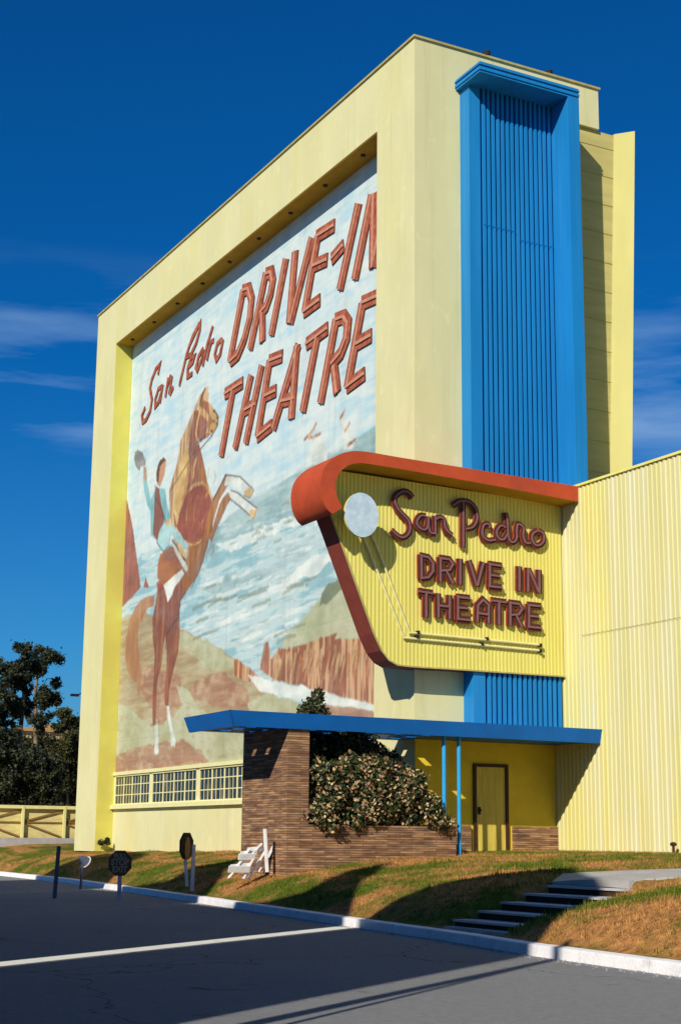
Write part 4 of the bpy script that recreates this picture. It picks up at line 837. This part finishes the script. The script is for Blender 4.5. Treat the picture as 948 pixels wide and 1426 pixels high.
tree('bushy_tree', 'wide dark bushy tree filling the gap under the eucalyptus crowns', 80, (30, 1160), [([(30, 1170), (30, 1080), (34, 1050)], .2)],
     [(-4, 1045, 16), (14, 1062, 20), (0, 1080, 20), (30, 1070, 20), (50, 1078, 20), (70, 1062, 14), (8, 1040, 18), (22, 1055, 16), (40, 1050, 16), (58, 1060, 16), (12, 1080, 22), (36, 1085, 22), (60, 1095, 22), (20, 1105, 22), (48, 1110, 22), (-8, 1060, 22), (-6, 1100, 24), (70, 1112, 18)], 3600, .085, m_leafd, GT)
tree('bushy_tree', 'broad dark bush standing behind the other trees and hiding the tower base', 96, (120, 1160), [([(120, 1170), (120, 1080)], .2)],
     [(20, 1030, 22), (50, 1036, 20), (115, 1010, 18), (120, 1040, 25), (130, 1080, 30), (60, 1085, 28), (20, 1090, 28), (100, 1110, 24), (40, 1130, 26), (80, 1135, 26), (0, 1130, 26)], 2400, .11, m_leafo, GT)
m_house = mat('house_wall_paint', rgb(206, 178, 140), .9, .1, 1)
hs = thing('distant_house', (30, 118, .3), 'pale tan house half hidden behind the trees', 'house')
c = at(65, 1030, 1, 118); mb = MB(); mb.box((c.x - 3.0, 118, .0), (c.x + 4.5, 124, c.z + .6)); mb.build('wall', m_house, hs)
mb = MB(); mb.prism([(c.x - 3.3, 117.7, c.z + .6), (c.x + 4.8, 117.7, c.z + .6), (c.x + .7, 117.7, c.z + 1.3)], (0, 6.6, 0)); mb.build('roof', m_ply, hs)
mb = MB(); mb.box((c.x - 1.2, 117.95, c.z - 1.6), (c.x, 118.02, c.z - .5)); mb.build('window', m_glass, hs)
c = at(107, 968, 1, 70); st = thing('street_lamp', (c.x + 1.0, 70, 1.1), 'street lamp arm peeping out left of the tower edge', 'street lamp')
mb = MB(); mb.tube([(c.x + 1.0, 70, 1.0), (c.x + 1.0, 70, c.z + .05), (c.x + .3, 70, c.z + .12), (c.x, 70, c.z)], [.08, .06, .03, .03], 8); mb.build('pole', m_dark, st)
mb = MB(); mb.box((c.x - .28, 69.9, c.z - .06), (c.x + .1, 70.1, c.z + .05)); mb.build('lamp_head', m_dark, st)

# fence
FY = 61.2; ft = at(50, 1122.5, 1, FY).z; fb = at(50, 1167.5, 1, FY).z; xp = [at(31, 1150, 1, FY).x, at(89, 1150, 1, FY).x]; pw = xp[1] - xp[0]
fe = thing('board_fence', (17, FY, 1.0), 'low yellow board fence with diagonal braces between the trees and the tower', 'fence')
mb = MB(); mb.box((3, FY + .06, fb), (20.6, FY + .10, ft - .1)); mb.build('panel', m_fence, fe)
for i in range(9):
    x = xp[1] + pw - pw * i; mb = MB(); mb.box((x - .05, FY - .12, fb - .1), (x + .05, FY, ft)); mb.build('post', m_fencer, fe)
    xa, xb = x - pw + .06, x - .06; zm = (fb + ft) / 2; up2 = i % 2 == 0
    z_a, z_b = (zm, ft - .16) ; 
    MB().bar((xa, FY + .02, zm + .03), (xb, FY + .02, ft - .18), .05, .06).build('brace', m_fenceb, fe); MB().bar((xa, FY + .015, zm - .03), (xb, FY + .015, fb + .06), .05, .06).build('brace', m_fenceb, fe)
    MB().bar((xa, FY + .03, zm), (xb, FY + .03, zm), .05, .045).build('mid_rail', m_fenceb, fe)
mb = MB(); mb.box((3, FY - .10, ft - .11), (20.6, FY + .12, ft + .02)); mb.build('top_rail', m_fencer, fe)
fk = MB().box((2, FY - .75, .3), (20.6, FY - .2, fb + .02)).build('concrete_edging', m_conc); tag(fk, 'low grey concrete strip at the foot of the board fence', 'edging')

# ------------------------------------------------ signs and posts on the verge
def gz(x, y): return 0 if x < K(y) - .14 else G(x, y)
p = at(76, 1251, 2, 0); ps = MB().bar((p.x, p.y, -.1), (p.x + .05, p.y, at(79, 1178, 1, p.y).z), .075, .075, up=(0, 1, 0)).build('wooden_post', m_wood); tag(ps, 'plain dark square post standing in the road at the left', 'post')
p = at(166, 1252, 2, 0); zt_ = at(167, 1183, 1, p.y).z; zc = at(167, 1202, 1, p.y).z; sg = thing('exit_sign', p, 'brown octagonal stop and exit sign on a single short post', 'sign')
MB().bar((p.x, p.y, -.1), (p.x, p.y, zc), .075, .075, up=(0, 1, 0)).build('post', m_postw, sg)
U3 = CR.copy(); U3.z = 0; U3.normalize(); Nn = Vector((U3.y, -U3.x, 0)); rad = (zt_ - zc) * .92; ctr = Vector((p.x, p.y, zc)) + Nn * .06
oc = [ctr + U3 * (rad / math.cos(math.pi / 8) * math.cos(math.pi / 8 + i * math.pi / 4)) * .93 + Vector((0, 0, 1)) * (rad / math.cos(math.pi / 8) * math.sin(math.pi / 8 + i * math.pi / 4)) for i in range(8)]
bd = MB().prism(oc, -Nn * .03).build('board', m_sign, sg)
dg = None
def text_part(txt, size, pos, parent, m):
    cu = bpy.data.curves.new('t', 'FONT'); cu.body = txt; cu.size = size; cu.align_x = 'CENTER'; cu.align_y = 'CENTER'; cu.extrude = .004; cu.offset = .008
    o = bpy.data.objects.new('t', cu); COL.objects.link(o); bpy.context.view_layer.update()
    me = bpy.data.meshes.new_from_object(o.evaluated_get(bpy.context.evaluated_depsgraph_get())); bpy.data.objects.remove(o)
    R = Matrix((U3, Vector((0, 0, 1)), Nn)).transposed(); w0 = parent_world(parent)
    for v in me.vertices: v.co = R @ Vector((v.co.x * .9, v.co.y, v.co.z)) + pos - w0
    me.materials.clear(); me.materials.append(m); o = bpy.data.objects.new('lettering', me); COL.objects.link(o); o.parent = parent
for tx, dz, sz in (('FULL', .155, .15), ('STOP', .015, .19), ('EXIT', -.145, .19)): text_part(tx, sz, ctr + Nn * .006 + Vector((0, 0, dz)), bd, m_signt)
# octagonal sign seen almost edge-on, from behind
p = Vector((13.95, 33.8, gz(13.95, 33.8))); p = at(266, 1238, 1, 33.6); y = 33.6; o2 = thing('octagonal_sign', (p.x, y, p.z), 'dark octagonal board turned nearly edge-on with two white legs', 'sign')
ct = at(258.5, 1178, 1, y); w2 = abs((at(267, 1178, 1, y) - at(250, 1178, 1, y)).x) / 2; h2 = (at(258, 1160, 1, y).z - at(258, 1197, 1, y).z) / 2
oc = []
Ue = Vector((.766, .643, 0))
for i in range(8):
    a = math.pi / 8 + i * math.pi / 4; oc.append(ct + Ue * (h2 * 1.08 * math.cos(a)) + Vector((0, 0, h2 * 1.08 * math.sin(a))))
b2_ = MB().prism(oc, Vector((.643, -.766, 0)) * .05).build('board', m_dark, o2)
c2_ = [ct + Vector(((q - ct).x * .42, (q - ct).y * .42, (q - ct).z * .85 - .06)) + Vector((.643, -.766, 0)) * .054 for q in oc]; MB().prism(c2_, Vector((.643, -.766, 0)) * .006).build('plywood_back', m_ply, b2_)
a = at(269, 1176, 1, y); b = at(266.5, 1241, 1, y); MB().bar((b.x, y - .05, b.z), (a.x, y - .05, a.z), .075, .05, up=(0, 1, 0)).build('leg', m_white, o2)
a = at(258, 1190, 1, y + .2); b = at(261, 1225, 1, y + .2); MB().bar((b.x, y + .2, b.z - .15), (a.x, y + .2, a.z), .06, .05, up=(0, 1, 0)).build('leg', m_white, o2)
# floodlight in the grass
y = 41; c = at(120, 1200, 1, y); b = at(113, 1216, 1, y); fl = thing('floodlight', (b.x, y, gz(b.x, y)), 'small blue floodlight with a pale rim standing in the grass', 'lamp')
MB().tube([(b.x, y, gz(b.x, y) - .1), (b.x + .05, y, c.z + .05)], .035, 8).build('stake', m_wood, fl)
q = c - Vector((.1, 0, -.06)); ax = Vector((.75, .25, -.5)).normalized(); MB().tube([q - ax * .12, q, q + ax * .14], [.05, .10, .16], 14).build('housing', m_wood, fl)
MB().tube([q + ax * .13, q + ax * .155], [.175, .175], 16).build('rim', m_white, fl)
# white folded barricade in front of the column
yb = 30.5; bz = thing('wooden_barricade', at(350, 1222, 1, yb), 'collapsed white slatted wooden barricade lying against the brick column', 'barricade')
Q_ = lambda x, y, dy=0: at(300 + x / 9.48, 1150 + y / 9.48, 1, yb + dy)
for (a, b, w, dy) in (((305, 408), (520, 408), .13, -.10), ((330, 372), (545, 345), .10, .0), ((175, 572), (450, 572), .14, -.15), ((200, 545), (470, 520), .10, -.02), ((420, 320), (640, 300), .10, .1)):
    A, B = Q_(*a, dy), Q_(*b, dy); MB().bar(A, B, .03, w, up=(0, -.35, 1)).build('slat', m_white, bz)
for (a, b, w, dy) in (((610, 235), (165, 690), .085, .02), ((500, 420), (365, 700), .085, -.06), ((650, 340), (430, 705), .085, .06), ((765, 265), (690, 420), .09, .14), ((600, 550), (560, 610), .08, .1), ((450, 300), (240, 600), .07, -.04), ((590, 430), (470, 640), .08, .12)):
    A, B = Q_(*a, dy), Q_(*b, dy); MB().bar(A, B, .035, w, up=(0, -1, .3)).build('brace', m_white, bz)
A, B = Q_(652, 40, -.2), Q_(682, 610, -.2); stk = MB().bar(B, A, .04, .095, up=(0, 1, 0)).build('wooden_stake', m_white); tag(stk, 'upright white wooden stake in front of the collapsed barricade', 'stake')
A, B = Q_(795, 205, .3), Q_(770, 680, .3); MB().bar(B, A, .04, .04, up=(0, 1, 0)).build('metal_stake', m_dark); tag(bpy.data.objects['metal_stake'], 'thin dark metal stake beside the barricade at the column foot', 'stake')
# standpipe at corrugated wall
x = XW - .25; y_ = at(937, 1180, 0, x).y; pp = MB(); pp.tube([(x, y_, .9), (x, y_, 1.34)], .03, 8).tube([(x - .07, y_, 1.36), (x + .07, y_, 1.36)], .035, 8).tube([(x, y_, 1.34), (x, y_, 1.41)], .045, 8)
tag(pp.build('standpipe', m_frameb), 'small rusty standpipe at the foot of the corrugated wall', 'standpipe')

# ------------------------------------------------ added stand-ins left of the frame, shaped to shade road and bank
SA = Vector((.799, .601, 0)); SN = Vector((-.601, .799, 0))
def caster(s0, prof, label, back=7):
    """prof: (u, height measured on the s=0 plane)"""
    pts = [SA * s0 + SN * prof[0][0]] + [SA * s0 + SN * u + Vector((0, 0, h + (h - .4) * .0499 - s0 * .631)) for u, h in prof] + [SA * s0 + SN * prof[-1][0]]
    b = thing('shadow_caster', SA * (s0 - 3) + SN * ((prof[0][0] + prof[-1][0]) / 2), label, 'building', 'added shadow casters left of the frame')
    MB().prism(pts, -SA * back).build('wall', m_offs, b)
    m = (pts[1] + pts[-2]) / 2
    u0 = prof[0][0] + .8; u1 = prof[-1][0] - .8
    for k in range(2):
        u = u0 + (u1 - u0 - 1) * k; q = SA * (s0 + .002) + SN * u; MB().prism([q + Vector((0, 0, 1)), q + SN * 1 + Vector((0, 0, 1)), q + SN * 1 + Vector((0, 0, 2.2)), q + Vector((0, 0, 2.2))], SA * .03).build('window', m_glass, b)
    return b
caster(5, [(6.19, 14.0), (6.6, 14.7), (7.3, 15.6), (7.75, 16.45), (8.5, 16.0), (9.4, 15.4), (10.1, 14.7), (10.47, 14.2)], 'added brown stand-in block nearest the camera, shaped to shade the steps')
caster(9, [(10.92, 14.2), (11.38, 15.3), (11.7, 15.9), (12.3, 17.4), (12.8, 18.8), (13.3, 19.25), (13.25, 18.4), (12.72, 16.95), (12.64, 16.3), (13.5, 16.5), (14.4, 16.6), (15.4, 16.95), (15.45, 16.75), (17.4, 17.62)], 'added brown stand-in block second from the camera, shaped for its shadow')
caster(13, [(17.42, 18.1), (17.7, 19.2), (19.2, 21.6), (20.4, 23.2), (20.5, 22.2), (19.8, 20.4), (21.6, 20.95), (22.84, 21.3), (22.86, 20.95), (24.4, 21.5)], 'added brown stand-in block third from the camera, shaped for its shadow')
caster(20, [(24.44, 21.75), (25.0, 23.4), (26.5, 25.8), (28.0, 27.6), (29.8, 28.8), (30.5, 27.7), (30.9, 26.5), (31.3, 25.9)], 'added brown stand-in block farthest from the camera, shaped for its shadow')
up_ = thing('shadow_pole', SA * 6 + SN * 5.75, 'added bare timber pole and wire left of the frame, casting shadow stripes', 'pole')  # unseen pole added to throw thin stripes beside the shadow edge
c = SA * 6 + SN * 5.72; MB().tube([c, c + Vector((0, 0, 8.2))], [.10, .07], 10).build('pole', m_bark, up_)
MB().tube([SA * 7 + SN * 5.35, c + Vector((0, 0, 8.0))], .035, 6).build('shadow_wire', m_dark, up_)
